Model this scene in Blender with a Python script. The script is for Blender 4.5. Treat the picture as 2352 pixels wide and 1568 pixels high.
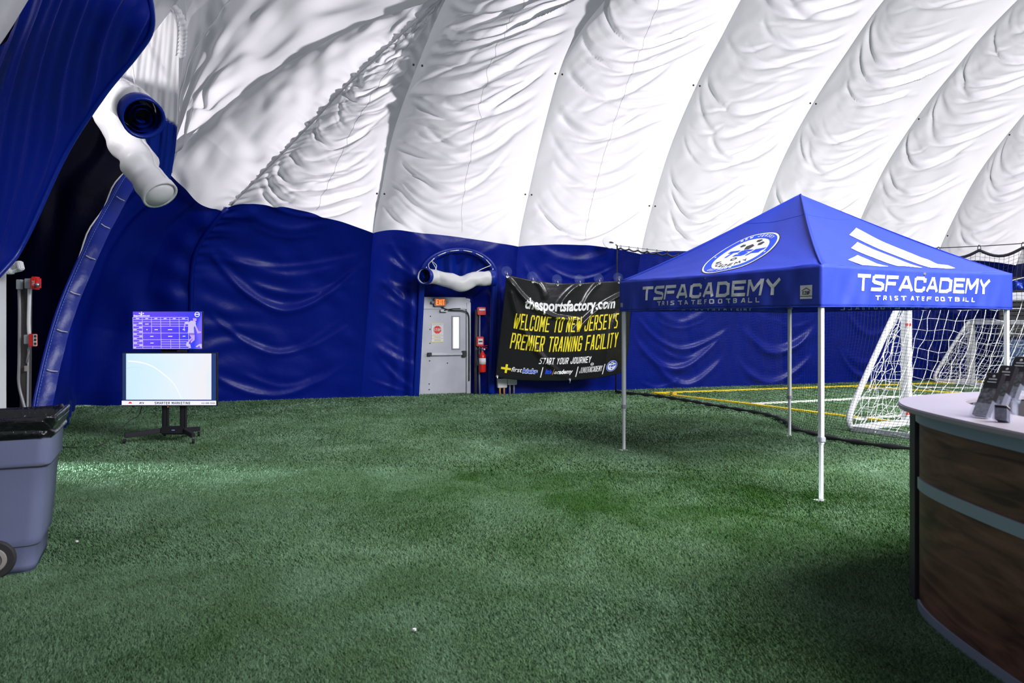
import bpy, bmesh, math, random
import numpy as np
from mathutils import Vector, Matrix

for o in list(bpy.data.objects):
    bpy.data.objects.remove(o)
SC = bpy.context.scene
COL = SC.collection
random.seed(7)

# ------------------------------------------------------------------ camera
F, CX, HY, CZ = 1780.0, 1176.0, 741.0, 1.65      # focal length, principal column, horizon row (pixels), eye height (m)
cd = bpy.data.cameras.new('camera')
cam = bpy.data.objects.new('camera', cd)
COL.objects.link(cam)
cam.location = (0, 0, CZ)
cam.rotation_euler = (math.pi / 2, 0, 0)
cd.sensor_width = 36.0
cd.lens = F / 2352.0 * 36.0
cd.shift_y = -(784.0 - HY) / 2352.0
cd.clip_start = 0.1
cd.clip_end = 200
cd.dof.use_dof = True
cd.dof.focus_distance = 13.0
cd.dof.aperture_fstop = 3.2
SC.camera = cam

# ------------------------------------------------------------------ light
w = bpy.data.worlds.new('world')
SC.world = w
w.use_nodes = True
bg = w.node_tree.nodes['Background']
bg.inputs[0].default_value = (0.86, 0.88, 1.0, 1)
bg.inputs[1].default_value = 0.30


def light(name, kind, loc, target, energy, color, **kw):
    ld = bpy.data.lights.new(name, kind)
    ld.energy = energy
    ld.color = color
    for k, v in kw.items():
        setattr(ld, k, v)
    o = bpy.data.objects.new(name, ld)
    COL.objects.link(o)
    o.location = loc
    o.rotation_euler = (Vector(target) - Vector(loc)).to_track_quat('-Z', 'Y').to_euler()
    return o


# daylight outside the translucent skin, low and beyond the far side
light('sun', 'SUN', (23, 31, 15), (0, 0, 0.5), 8.2, (1.0, 0.955, 0.985), angle=math.radians(3))
# the dome's own indirect floodlight, high over the field to the right and behind
light('dome_floodlight', 'AREA', (7.0, 2.5, 7.2), (4.0, 8.0, 0.0), 1180, (0.97, 0.97, 1.0), shape='SQUARE', size=5.0, spread=math.radians(115))
light('field_fill_light', 'AREA', (12.0, 11.5, 6.8), (8.0, 15.0, 0.0), 520, (1.0, 0.99, 0.95), shape='SQUARE', size=3.0, spread=math.radians(105))  # added unseen light, brightens the far field and goal
# daylight entering low through the entrance door on the left
light('entrance_daylight', 'SPOT', (-8.1, 9.35, 0.95), (-4.0, 8.35, 0.0), 8000, (0.80, 0.97, 1.0),
      spot_size=math.radians(24), spot_blend=1.0, shadow_soft_size=0.12)

# added unseen light behind the near curtain, brightening the white curtain and rolls
light('curtain_fill_light', 'SPOT', (-6.1, 8.9, 4.7), (-4.75, 11.0, 4.9), 210, (1.0, 0.97, 0.98), spot_size=math.radians(75), spot_blend=0.6, shadow_soft_size=0.25)

SC.view_settings.view_transform = 'Standard'
SC.view_settings.look = 'None'
SC.view_settings.exposure = 0.0
SC.view_settings.gamma = 1.0
SC.view_settings.use_curve_mapping = False
SC.cycles.use_denoising = True
SC.cycles.max_bounces = 8
SC.cycles.transparent_max_bounces = 16
SC.cycles.caustics_reflective = False
SC.cycles.caustics_refractive = False


# ------------------------------------------------------------------ materials
def mat(name, col, rough=0.5, metal=0.0, spec=0.5, noise=None, bump=None, emit=None, transl=0.0, alpha=None, coat=0.0):
    """noise = (scale, amount, second colour); bump = (scale, strength, distance)"""
    m = bpy.data.materials.new(name)
    m.use_nodes = True
    nt = m.node_tree
    b = nt.nodes['Principled BSDF']
    b.inputs['Base Color'].default_value = (*col, 1)
    b.inputs['Roughness'].default_value = rough
    b.inputs['Metallic'].default_value = metal
    b.inputs['Specular IOR Level'].default_value = spec
    b.inputs['Coat Weight'].default_value = coat
    tc = nt.nodes.new('ShaderNodeTexCoord')
    if noise:
        n = nt.nodes.new('ShaderNodeTexNoise')
        n.inputs['Scale'].default_value = noise[0]
        n.inputs['Detail'].default_value = 5
        nt.links.new(tc.outputs['Object'], n.inputs['Vector'])
        r = nt.nodes.new('ShaderNodeMapRange')
        r.inputs[1].default_value = 0.35
        r.inputs[2].default_value = 0.7
        r.inputs[4].default_value = noise[1]
        nt.links.new(n.outputs['Fac'], r.inputs[0])
        mx = nt.nodes.new('ShaderNodeMix')
        mx.data_type = 'RGBA'
        mx.inputs[6].default_value = (*col, 1)
        mx.inputs[7].default_value = (*noise[2], 1)
        nt.links.new(r.outputs[0], mx.inputs[0])
        nt.links.new(mx.outputs[2], b.inputs['Base Color'])
    if bump:
        n = nt.nodes.new('ShaderNodeTexNoise')
        n.inputs['Scale'].default_value = bump[0]
        n.inputs['Detail'].default_value = 4
        nt.links.new(tc.outputs['Object'], n.inputs['Vector'])
        bp = nt.nodes.new('ShaderNodeBump')
        bp.inputs['Strength'].default_value = bump[1]
        bp.inputs['Distance'].default_value = bump[2]
        nt.links.new(n.outputs['Fac'], bp.inputs['Height'])
        nt.links.new(bp.outputs[0], b.inputs['Normal'])
    if emit:
        b.inputs['Emission Color'].default_value = (*emit[0], 1)
        b.inputs['Emission Strength'].default_value = emit[1]
    out = nt.nodes['Material Output']
    if transl:
        t = nt.nodes.new('ShaderNodeBsdfTranslucent')
        t.inputs[0].default_value = (*col, 1)
        ms = nt.nodes.new('ShaderNodeMixShader')
        ms.inputs[0].default_value = transl
        nt.links.new(b.outputs[0], ms.inputs[1])
        nt.links.new(t.outputs[0], ms.inputs[2])
        nt.links.new(ms.outputs[0], out.inputs[0])
    if alpha is not None:
        b.inputs['Alpha'].default_value = alpha
    return m


M = {}
M['white_fabric'] = mat('white_vinyl_membrane', (0.76, 0.75, 0.79), 0.42, spec=0.35, transl=0.45, bump=(9, 0.25, 0.02))
M['grey_fabric'] = M['white_fabric']
M['blue_fabric'] = mat('blue_vinyl_membrane', (0.001, 0.010, 0.225), 0.36, spec=0.24, bump=(5, 0.25, 0.03))
M['sleeve'] = mat('shaded_vinyl_sleeve', (0.0008, 0.0015, 0.016), 0.36, spec=0.15, bump=(5, 0.25, 0.03))  # blue vinyl with the entrance's shade put into its colour
M['blue_hem'] = mat('blue_vinyl_hem', (0.002, 0.018, 0.26), 0.32, spec=0.32, bump=(14, 0.3, 0.01))
M['curtain_white'] = mat('white_vinyl_curtain', (0.90, 0.89, 0.92), 0.38, spec=0.5, transl=0.30, bump=(6, 0.3, 0.02))
M['seam'] = mat('weld_seam', (0.86, 0.85, 0.88), 0.5)
M['seam_dark'] = mat('stitched_seam', (0.50, 0.49, 0.53), 0.6)
M['black'] = mat('black_plastic', (0.012, 0.011, 0.016), 0.42)
M['black_metal'] = mat('black_powder_coat', (0.014, 0.012, 0.018), 0.5)
M['rivet'] = mat('brown_bolt', (0.07, 0.05, 0.035), 0.5, metal=0.5)
M['white_paint'] = mat('white_powder_coat', (0.80, 0.80, 0.84), 0.35)
M['white_plastic'] = mat('white_plastic', (0.78, 0.77, 0.80), 0.4)
M['rope'] = mat('white_cord', (0.75, 0.74, 0.76), 0.8)
M['tent_blue'] = mat('royal_blue_polyester', (0.040, 0.075, 0.60), 0.55, spec=0.35, transl=0.25, bump=(18, 0.2, 0.01))
M['print_white'] = mat('white_print', (0.88, 0.88, 0.90), 0.6)
M['print_blue'] = mat('blue_print', (0.01, 0.07, 0.75), 0.6)
M['print_dark'] = mat('charcoal_print', (0.035, 0.035, 0.05), 0.6)
M['print_yellow'] = mat('yellow_print', (0.90, 0.74, 0.02), 0.5)
M['print_red'] = mat('red_print', (0.75, 0.03, 0.02), 0.5)
M['print_grey'] = mat('grey_print', (0.45, 0.45, 0.50), 0.6)
M['print_orange'] = mat('orange_print', (0.8, 0.3, 0.03), 0.5)
M['banner_black'] = mat('black_vinyl_banner', (0.010, 0.009, 0.012), 0.24, spec=0.6, bump=(7, 0.25, 0.02))
M['chrome'] = mat('zinc', (0.6, 0.6, 0.62), 0.28, metal=1.0)
M['steel'] = mat('galvanised_steel', (0.52, 0.53, 0.58), 0.45, metal=0.35, noise=(3, 0.6, (0.40, 0.41, 0.46)))
M['door_paint'] = mat('grey_painted_door', (0.52, 0.53, 0.60), 0.42, metal=0.15, noise=(2.2, 0.7, (0.40, 0.40, 0.46)))
M['grey_box'] = mat('grey_junction_box', (0.36, 0.37, 0.41), 0.5)
M['conduit'] = mat('grey_conduit', (0.30, 0.29, 0.32), 0.45, metal=0.3)
M['column'] = mat('brown_painted_steel', (0.060, 0.050, 0.052), 0.55, noise=(14, 0.5, (0.10, 0.085, 0.085)))
M['red'] = mat('red_plastic', (0.72, 0.025, 0.02), 0.35)
M['red_metal'] = mat('red_enamel', (0.70, 0.02, 0.015), 0.25)
M['net_black'] = mat('black_net_twine', (0.012, 0.012, 0.014), 0.8)
M['net_white'] = mat('white_net_twine', (0.85, 0.85, 0.88), 0.7)
M['clear'] = mat('clear_acrylic', (0.70, 0.74, 0.95), 0.06, spec=0.9, alpha=0.12)
M['clear_disc'] = mat('clear_vinyl_patch', (0.20, 0.28, 0.60), 0.12, spec=0.9, alpha=0.07)
M['bag'] = mat('black_bin_liner', (0.008, 0.008, 0.011), 0.16, spec=0.7, bump=(22, 0.7, 0.02))
M['bin'] = mat('grey_polyethylene', (0.165, 0.185, 0.32), 0.55, noise=(5, 0.35, (0.14, 0.155, 0.27)), bump=(60, 0.08, 0.005))
M['tyre'] = mat('grey_rubber', (0.03, 0.028, 0.032), 0.7)
M['hub'] = mat('beige_hub', (0.34, 0.31, 0.29), 0.5)
M['counter_top'] = mat('lilac_grey_laminate', (0.31, 0.275, 0.32), 0.33, noise=(3, 0.4, (0.27, 0.24, 0.28)))
M['aluminium'] = mat('brushed_aluminium', (0.30, 0.35, 0.48), 0.42, metal=0.4)
M['desk_dark'] = mat('dark_end_panel', (0.050, 0.045, 0.055), 0.4)
M['line_yellow'] = mat('yellow_turf_line', (0.85, 0.60, 0.02), 0.9)
M['line_white'] = mat('white_turf_line', (0.75, 0.78, 0.74), 0.9)
M['paper'] = mat('white_paper', (0.8, 0.79, 0.8), 0.7)
M['brochure'] = mat('dark_brochure_print', (0.020, 0.018, 0.022), 0.6, spec=0.2)
M['photo'] = mat('brochure_photo_print', (0.035, 0.04, 0.035), 0.6, spec=0.2, noise=(60, 0.8, (0.20, 0.20, 0.24)))
M['stretch_brown'] = mat('grey_slat', (0.13, 0.12, 0.12), 0.6)
M['paleblue'] = mat('pale_blue_vinyl', (0.26, 0.42, 0.92), 0.4, noise=(2, 0.5, (0.36, 0.50, 0.95)))
M['exit_glow'] = mat('exit_letters_lit', (1.0, 0.35, 0.08), 0.4, emit=((1.0, 0.30, 0.06), 1.0))
M['exit_face'] = mat('exit_sign_face', (0.55, 0.12, 0.05), 0.4, emit=((1.0, 0.25, 0.05), 0.25))
M['window'] = mat('daylit_wired_glass', (0.9, 0.92, 1.0), 0.2, emit=((0.93, 0.95, 1.0), 0.9))


def wood_mat():
    m = bpy.data.materials.new('walnut_laminate')
    m.use_nodes = True
    nt = m.node_tree
    b = nt.nodes['Principled BSDF']
    b.inputs['Roughness'].default_value = 0.48
    b.inputs['Specular IOR Level'].default_value = 0.25
    tc = nt.nodes.new('ShaderNodeTexCoord')
    mp = nt.nodes.new('ShaderNodeMapping')
    mp.inputs['Scale'].default_value = (1.2, 1.2, 9.0)
    nt.links.new(tc.outputs['Object'], mp.inputs[0])
    n = nt.nodes.new('ShaderNodeTexNoise')
    n.inputs['Scale'].default_value = 1.6
    n.inputs['Detail'].default_value = 8
    n.inputs['Distortion'].default_value = 0.7
    nt.links.new(mp.outputs[0], n.inputs['Vector'])
    cr = nt.nodes.new('ShaderNodeValToRGB')
    cr.color_ramp.elements[0].position = 0.32
    cr.color_ramp.elements[0].color = (0.046, 0.022, 0.017, 1)
    cr.color_ramp.elements[1].position = 0.72
    cr.color_ramp.elements[1].color = (0.20, 0.098, 0.070, 1)
    nt.links.new(n.outputs['Fac'], cr.inputs[0])
    nt.links.new(cr.outputs[0], b.inputs['Base Color'])
    return m


M['wood'] = wood_mat()


OX, OY = 0.0, 0.0          # where the colour patches fall


def turf_mat(name, blades):
    """artificial turf: mixed fibre colours, with darker and paler patches"""
    m = bpy.data.materials.new(name)
    m.use_nodes = True
    nt = m.node_tree
    b = nt.nodes['Principled BSDF']
    b.inputs['Roughness'].default_value = 0.75
    b.inputs['Specular IOR Level'].default_value = 0.18
    g = nt.nodes.new('ShaderNodeNewGeometry')

    def noise(scale, detail, sx=1.0, dist=0.0, loc=(0, 0, 0)):
        mp = nt.nodes.new('ShaderNodeMapping')
        mp.inputs['Scale'].default_value = (1.0, sx, 0.0)
        mp.inputs['Location'].default_value = loc
        nt.links.new(g.outputs['Position'], mp.inputs[0])
        n = nt.nodes.new('ShaderNodeTexNoise')
        n.inputs['Scale'].default_value = scale
        n.inputs['Detail'].default_value = detail
        n.inputs['Distortion'].default_value = dist
        nt.links.new(mp.outputs[0], n.inputs['Vector'])
        return n

    # noise patches of darker and paler green, darker within a middle oval
    big = noise(1.1, 9, 0.75, 0.5, (OX, OY, 0))
    big.inputs['Roughness'].default_value = 0.62
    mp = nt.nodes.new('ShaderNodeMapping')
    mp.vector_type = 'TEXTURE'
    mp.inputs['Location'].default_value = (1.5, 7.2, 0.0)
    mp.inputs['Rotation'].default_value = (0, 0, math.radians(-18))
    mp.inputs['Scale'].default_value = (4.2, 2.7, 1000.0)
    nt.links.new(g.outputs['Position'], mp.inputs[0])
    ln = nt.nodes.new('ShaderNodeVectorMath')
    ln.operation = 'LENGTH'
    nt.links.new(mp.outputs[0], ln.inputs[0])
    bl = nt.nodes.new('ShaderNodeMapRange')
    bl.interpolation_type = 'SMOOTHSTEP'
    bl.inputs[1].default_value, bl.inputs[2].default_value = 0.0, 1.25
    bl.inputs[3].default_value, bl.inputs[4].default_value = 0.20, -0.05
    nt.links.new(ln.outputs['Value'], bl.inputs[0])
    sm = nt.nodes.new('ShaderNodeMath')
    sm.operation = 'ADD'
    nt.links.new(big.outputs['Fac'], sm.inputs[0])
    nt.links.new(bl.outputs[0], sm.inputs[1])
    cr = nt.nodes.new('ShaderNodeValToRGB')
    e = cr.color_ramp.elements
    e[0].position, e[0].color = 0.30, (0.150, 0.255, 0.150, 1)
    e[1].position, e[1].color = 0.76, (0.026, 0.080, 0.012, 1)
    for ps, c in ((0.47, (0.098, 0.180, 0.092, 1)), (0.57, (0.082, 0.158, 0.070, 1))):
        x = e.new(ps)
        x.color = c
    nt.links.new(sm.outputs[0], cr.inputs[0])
    fine = noise(55.0 if blades else 26.0, 4)
    mr = nt.nodes.new('ShaderNodeMapRange')
    mr.inputs[1].default_value, mr.inputs[2].default_value = 0.3, 0.7
    mr.inputs[3].default_value, mr.inputs[4].default_value = (0.62, 1.45) if blades else (0.42, 1.35)
    nt.links.new(fine.outputs['Fac'], mr.inputs[0])
    mx = nt.nodes.new('ShaderNodeMix')
    mx.data_type = 'RGBA'
    mx.blend_type = 'MULTIPLY'
    mx.inputs[0].default_value = 1.0
    nt.links.new(cr.outputs[0], mx.inputs[6])
    nt.links.new(mr.outputs[0], mx.inputs[7])
    nt.links.new(mx.outputs[2], b.inputs['Base Color'])
    if not blades:
        bp = nt.nodes.new('ShaderNodeBump')
        bp.inputs['Strength'].default_value = 0.8
        bp.inputs['Distance'].default_value = 0.02
        nt.links.new(fine.outputs['Fac'], bp.inputs['Height'])
        nt.links.new(bp.outputs[0], b.inputs['Normal'])
    return m


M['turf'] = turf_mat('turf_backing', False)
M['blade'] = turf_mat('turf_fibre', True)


def emis(name, col, s=1.0):
    return mat(name, (0.01, 0.01, 0.01), 0.3, emit=(col, s))


# ------------------------------------------------------------------ helpers
def P(x, y, d):
    """the point seen in pixel (x, y) at distance d along the view"""
    return np.array([(x - CX) * d / F, d, CZ - (y - HY) * d / F])


def wloc(o):
    v = Vector((0, 0, 0))
    while o is not None:
        v += o.location
        o = o.parent
    return v


def tag(o, label=None, cat=None, group=None, kind=None):
    if label:
        o['label'] = label
    if cat:
        o['category'] = cat
    if group:
        o['group'] = group
    if kind:
        o['kind'] = kind
    return o


def empty(name, loc=(0, 0, 0), label=None, cat=None, group=None, kind=None):
    o = bpy.data.objects.new(name, None)
    o.empty_display_size = 0.1
    COL.objects.link(o)
    o.location = Vector([float(c) for c in loc])
    return tag(o, label, cat, group, kind)


class MB:
    """collects shapes given in world coordinates and links them as ONE mesh object"""

    def __init__(self):
        self.v = []
        self.f = []

    def add(self, vs, fs):
        n = len(self.v)
        self.v += [tuple(float(c) for c in p) for p in vs]
        self.f += [tuple(i + n for i in q) for q in fs]
        return self

    def box(self, c, s, ax=None):
        """box centred at c with size s along the axes ax"""
        c = np.array(c, float)
        ax = np.eye(3) if ax is None else np.array(ax, float)
        h = np.array(s, float) / 2
        vs = [c + sum(sg * hh * a for sg, hh, a in zip(sgn, h, ax)) for sgn in
              ((-1, -1, -1), (1, -1, -1), (1, 1, -1), (-1, 1, -1), (-1, -1, 1), (1, -1, 1), (1, 1, 1), (-1, 1, 1))]
        return self.add(vs, [(0, 3, 2, 1), (4, 5, 6, 7), (0, 1, 5, 4), (1, 2, 6, 5), (2, 3, 7, 6), (3, 0, 4, 7)])

    def tube(self, path, r, n=8, closed=False, cap=True, flat=None):
        path = [np.array(p, float) for p in path]
        k = len(path)
        rs = r if isinstance(r, (list, tuple, np.ndarray)) else [r] * k
        vs, fs, prev = [], [], None
        for i, p in enumerate(path):
            a = path[(i - 1) % k] if (closed or i > 0) else p
            b = path[(i + 1) % k] if (closed or i < k - 1) else p
            t = b - a
            t /= (np.linalg.norm(t) + 1e-12)
            if prev is None:
                ref = np.array([0, 0, 1.0]) if abs(t[2]) < 0.9 else np.array([1.0, 0, 0])
            else:
                ref = prev
            s = ref - t * np.dot(ref, t)
            s /= (np.linalg.norm(s) + 1e-12)
            prev = s
            q = np.cross(t, s)
            for j in range(n):
                ang = 2 * math.pi * (j + 0.5) / n
                fl = 1.0 if flat is None else flat
                vs.append(p + rs[i] * (math.cos(ang) * s + fl * math.sin(ang) * q))
        m = k if closed else k - 1
        for i in range(m):
            for j in range(n):
                a, b = i * n + j, i * n + (j + 1) % n
                c, d = ((i + 1) % k) * n + (j + 1) % n, ((i + 1) % k) * n + j
                fs.append((a, b, c, d))
        if cap and not closed:
            fs.append(tuple(range(n - 1, -1, -1)))
            fs.append(tuple((k - 1) * n + j for j in range(n)))
        return self.add(vs, fs)

    def bar(self, a, b, wx, wy, up=(0, 0, 1)):
        """rectangular bar from a to b"""
        a, b = np.array(a, float), np.array(b, float)
        t = b - a
        ln = np.linalg.norm(t)
        t /= ln
        u = np.array(up, float)
        if abs(np.dot(u, t)) > 0.95:
            u = np.array([0, 1.0, 0])
        s = np.cross(t, u)
        s /= np.linalg.norm(s)
        q = np.cross(s, t)
        return self.box((a + b) / 2, (wx, wy, ln), (s, q, t))

    def lathe(self, c, prof, n=24, axis=(0, 0, 1)):
        """prof: list of (radius, height along axis)"""
        c = np.array(c, float)
        a = np.array(axis, float)
        a /= np.linalg.norm(a)
        ref = np.array([1.0, 0, 0]) if abs(a[0]) < 0.9 else np.array([0, 1.0, 0])
        s = np.cross(a, ref)
        s /= np.linalg.norm(s)
        q = np.cross(a, s)
        vs, fs = [], []
        for (r, h) in prof:
            for j in range(n):
                t = 2 * math.pi * j / n
                vs.append(c + a * h + r * (math.cos(t) * s + math.sin(t) * q))
        for i in range(len(prof) - 1):
            for j in range(n):
                fs.append((i * n + j, i * n + (j + 1) % n, (i + 1) * n + (j + 1) % n, (i + 1) * n + j))
        fs.append(tuple(range(n - 1, -1, -1)))
        fs.append(tuple((len(prof) - 1) * n + j for j in range(n)))
        return self.add(vs, fs)

    def prism(self, poly, z0, z1):
        n = len(poly)
        vs = [(x, y, z0) for x, y in poly] + [(x, y, z1) for x, y in poly]
        fs = [tuple(range(n - 1, -1, -1)), tuple(range(n, 2 * n))]
        fs += [(i, (i + 1) % n, n + (i + 1) % n, n + i) for i in range(n)]
        return self.add(vs, fs)

    def grid(self, g, mask=None):
        """g: array (rows, cols, 3)"""
        nv, nu = g.shape[:2]
        fs = [(i * nu + j, i * nu + j + 1, (i + 1) * nu + j + 1, (i + 1) * nu + j)
              for i in range(nv - 1) for j in range(nu - 1) if mask is None or mask[i, j]]
        return self.add(g.reshape(-1, 3), fs)

    def build(self, name, m, parent=None, smooth=False, bevel=0.0, thick=0.0, subsurf=0):
        off = np.array(wloc(parent)) if parent is not None else np.zeros(3)
        me = bpy.data.meshes.new(name)
        v = np.array(self.v) - off
        me.from_pydata([tuple(p) for p in v], [], self.f)
        me.update()
        if isinstance(m, str):
            m = M[m]
        me.materials.append(m)
        if bevel:
            bm = bmesh.new()
            bm.from_mesh(me)
            bmesh.ops.recalc_face_normals(bm, faces=bm.faces)
            es = [e for e in bm.edges if len(e.link_faces) == 2 and e.calc_face_angle(0) > 0.6]
            bmesh.ops.bevel(bm, geom=es, offset=bevel, segments=2, affect='EDGES', clamp_overlap=True)
            bm.to_mesh(me)
            bm.free()
        if smooth:
            me.polygons.foreach_set('use_smooth', [True] * len(me.polygons))
            if smooth == 'auto':
                try:
                    me.set_sharp_from_angle(angle=math.radians(40))
                except Exception:
                    pass
        o = bpy.data.objects.new(name, me)
        COL.objects.link(o)
        o.parent = parent
        if thick:
            s = o.modifiers.new('thickness', 'SOLIDIFY')
            s.thickness = thick
            s.offset = 0
        if subsurf:
            s = o.modifiers.new('smooth', 'SUBSURF')
            s.levels = s.render_levels = subsurf
        return o


def crv(pts, n):
    """smooth curve through points, n samples evenly spaced along it"""
    p = np.array(pts, float)
    if len(p) == 2:
        t = np.linspace(0, 1, n)[:, None]
        return p[0] * (1 - t) + p[1] * t
    q = np.vstack([2 * p[0] - p[1], p, 2 * p[-1] - p[-2]])
    out = []
    for i in range(1, len(q) - 2):
        # centripetal-like uniform Catmull-Rom, tension softened
        for t in np.linspace(0, 1, 24, endpoint=False):
            a, b, c, d = q[i - 1], q[i], q[i + 1], q[i + 2]
            out.append(0.5 * (2 * b + (c - a) * t + (2 * a - 5 * b + 4 * c - d) * t * t + (3 * b - a - 3 * c + d) * t ** 3))
    out.append(p[-1])
    out = np.array(out)
    s = np.concatenate([[0], np.cumsum(np.linalg.norm(np.diff(out, axis=0), axis=1))])
    tt = np.linspace(0, s[-1], n)
    return np.stack([np.interp(tt, s, out[:, k]) for k in range(3)], 1)


def pxc(pts, n):
    return crv([P(*p) for p in pts], n)


def coons(bot, top, left, right):
    """bot/top: (nu,3), left/right: (nv,3)"""
    nu, nv = len(bot), len(left)
    u = np.linspace(0, 1, nu)[None, :, None]
    v = np.linspace(0, 1, nv)[:, None, None]
    a = (1 - v) * bot[None] + v * top[None] + (1 - u) * left[:, None] + u * right[:, None]
    b = (1 - u) * (1 - v) * bot[0] + u * (1 - v) * bot[-1] + (1 - u) * v * top[0] + u * v * top[-1]
    return a - b


def normals(g, inward):
    du = np.gradient(g, axis=1)
    dv = np.gradient(g, axis=0)
    n = np.cross(du, dv)
    n /= (np.linalg.norm(n, axis=2, keepdims=True) + 1e-9)
    mid = g[g.shape[0] // 2, g.shape[1] // 2]
    if np.dot(n[g.shape[0] // 2, g.shape[1] // 2], np.array(inward) - mid) < 0:
        n = -n
    return n


def vnoise(shape, ny, nx, rng):
    """smooth value noise on a grid of ny x nx cells"""
    g = rng.standard_normal((ny + 3, nx + 3))
    y = np.linspace(0, ny, shape[0])
    x = np.linspace(0, nx, shape[1])
    yi, xi = y.astype(int), x.astype(int)
    fy, fx = y - yi, x - xi
    fy, fx = fy * fy * (3 - 2 * fy), fx * fx * (3 - 2 * fx)
    a = g[yi][:, xi] * (1 - fx) + g[yi][:, xi + 1] * fx
    b = g[yi + 1][:, xi] * (1 - fx) + g[yi + 1][:, xi + 1] * fx
    return a * (1 - fy)[:, None] + b * fy[:, None]


def smiles(U, V, W, L, count, rng, amp=(0.03, 0.08), th=(0.05, 0.13), sag=(0.25, 0.7), span=(0.22, 0.5), vr=(0.0, 1.0)):
    """hanging creases: U,V metric coordinates across and up the panel"""
    d = np.zeros_like(U)
    for k in range(count):
        vc = (vr[0] + (vr[1] - vr[0]) * (k + rng.uniform(0.0, 1.0)) / count) * L
        hw = rng.uniform(*span) * W
        uc = (0.5 + rng.uniform(-1, 1) * max(0.02, 0.5 - hw / W) * 0.8) * W
        sg = rng.uniform(*sag) * (hw / (0.5 * W)) ** 1.5
        t = rng.uniform(*th)
        a = rng.uniform(*amp)
        x = (U - uc) / hw
        tilt = rng.uniform(-0.10, 0.10)
        line = vc + sg * (1.25 * np.abs(x) ** 1.8 - 0.4) + tilt * (U - uc)
        env = np.clip(1 - x ** 4, 0, 1)
        q = (V - line) / t
        f = np.where(q > 0, np.exp(-(q * 1.9) ** 2), np.exp(-(q * 0.95) ** 2))
        d += a * env * f
        d -= 0.35 * a * env * np.exp(-((q - 1.6) * 1.1) ** 2)
    return d
# ================================================================== FLOOR
fl = MB()
fl.grid(np.array([[(x, y, 0.0) for x in np.linspace(-16, 24, 9)] for y in np.linspace(-4, 34, 9)]))
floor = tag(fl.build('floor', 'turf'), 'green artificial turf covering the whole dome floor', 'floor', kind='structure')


def field_line(pts, width, m, z=0.030):
    c = crv([(x, y, z) for x, y in pts], max(2, 12 * (len(pts) - 1) + 1) if len(pts) > 2 else 2)
    t = np.gradient(c, axis=0)
    t /= np.linalg.norm(t, axis=1, keepdims=True)
    s = np.stack([-t[:, 1], t[:, 0], 0 * t[:, 0]], 1) * width / 2
    b = MB()
    g = np.stack([c - s, c + s], 0)
    g2 = g.copy()
    g2[..., 2] = 0.0
    b.grid(g)
    b.grid(np.stack([g2[0], g[0]], 0))
    b.grid(np.stack([g[1], g2[1]], 0))
    return b.build('field_line', m, floor)


def fp(x, y):
    d = F * CZ / (y - HY)
    return ((x - CX) * d / F, d)


field_line([fp(1498, 903.5), fp(2180, 879.5)], 0.10, 'line_yellow')
field_line([fp(1498, 903.5), fp(1688, 925), fp(1880, 949.5), fp(2062, 971.5)], 0.10, 'line_yellow')
field_line([fp(1543, 902.3), fp(1550, 904.5), fp(1547, 907.5), fp(1538, 909)], 0.09, 'line_yellow')
field_line([fp(1722, 929), fp(2120, 909.5)], 0.10, 'line_white')
field_line([fp(1960, 888.5), fp(2105, 897.5), fp(2240, 906)], 0.10, 'line_yellow')
field_line([fp(2110, 881.5), fp(2330, 874)], 0.10, 'line_yellow')
field_line([fp(2130, 879.0), fp(2330, 890)], 0.10, 'line_yellow')
field_line([fp(2105, 890), fp(2330, 893.5)], 0.08, 'line_white')
field_line([fp(1960, 964), fp(2130, 953)], 0.10, 'line_white')

# turf fibres: single triangles, denser and finer close to the eye
rng = np.random.default_rng(3)
zones = [(3.0, 5.2, 480000, 0.024, 0.0030), (5.2, 8.5, 460000, 0.025, 0.0046), (8.5, 14.0, 260000, 0.026, 0.0085), (14.0, 22.0, 120000, 0.025, 0.016)]
vs = []
for (d0, d1, n, hgt, wd) in zones:
    d = np.sqrt(rng.uniform(d0 * d0, d1 * d1, n))
    x = rng.uniform(-0.88, 0.80, n) * d
    base = np.stack([x, d, np.zeros(n)], 1)
    a = rng.uniform(0, 2 * np.pi, n)
    nap = np.sin(0.9 * x + 1.3 * np.sin(0.7 * d)) * 0.8 + np.sin(1.7 * d + 0.6 * x)
    lean = rng.uniform(0.2, 1.3, n) * hgt
    la = rng.uniform(0, 2 * np.pi, n) * 0.7 + nap
    side = np.stack([np.cos(a), np.sin(a), np.zeros(n)], 1) * (wd * rng.uniform(0.6, 1.4, n))[:, None]
    tip = base + np.stack([np.cos(la) * lean, np.sin(la) * lean, hgt * rng.uniform(0.45, 1.0, n)], 1)
    vs.append(np.stack([base - side, base + side, tip], 1).reshape(-1, 3))
vs = np.concatenate(vs).astype(np.float32)
nt_ = len(vs) // 3
me = bpy.data.meshes.new('turf_fibres')
me.vertices.add(len(vs))
me.vertices.foreach_set('co', vs.ravel())
me.loops.add(len(vs))
me.loops.foreach_set('vertex_index', np.arange(len(vs), dtype=np.int32))
me.polygons.add(nt_)
me.polygons.foreach_set('loop_start', np.arange(0, len(vs), 3, dtype=np.int32))
me.update(calc_edges=True)
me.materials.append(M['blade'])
o = bpy.data.objects.new('turf_fibres', me)
COL.objects.link(o)
o.parent = floor
o['kind'] = 'stuff'

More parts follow.
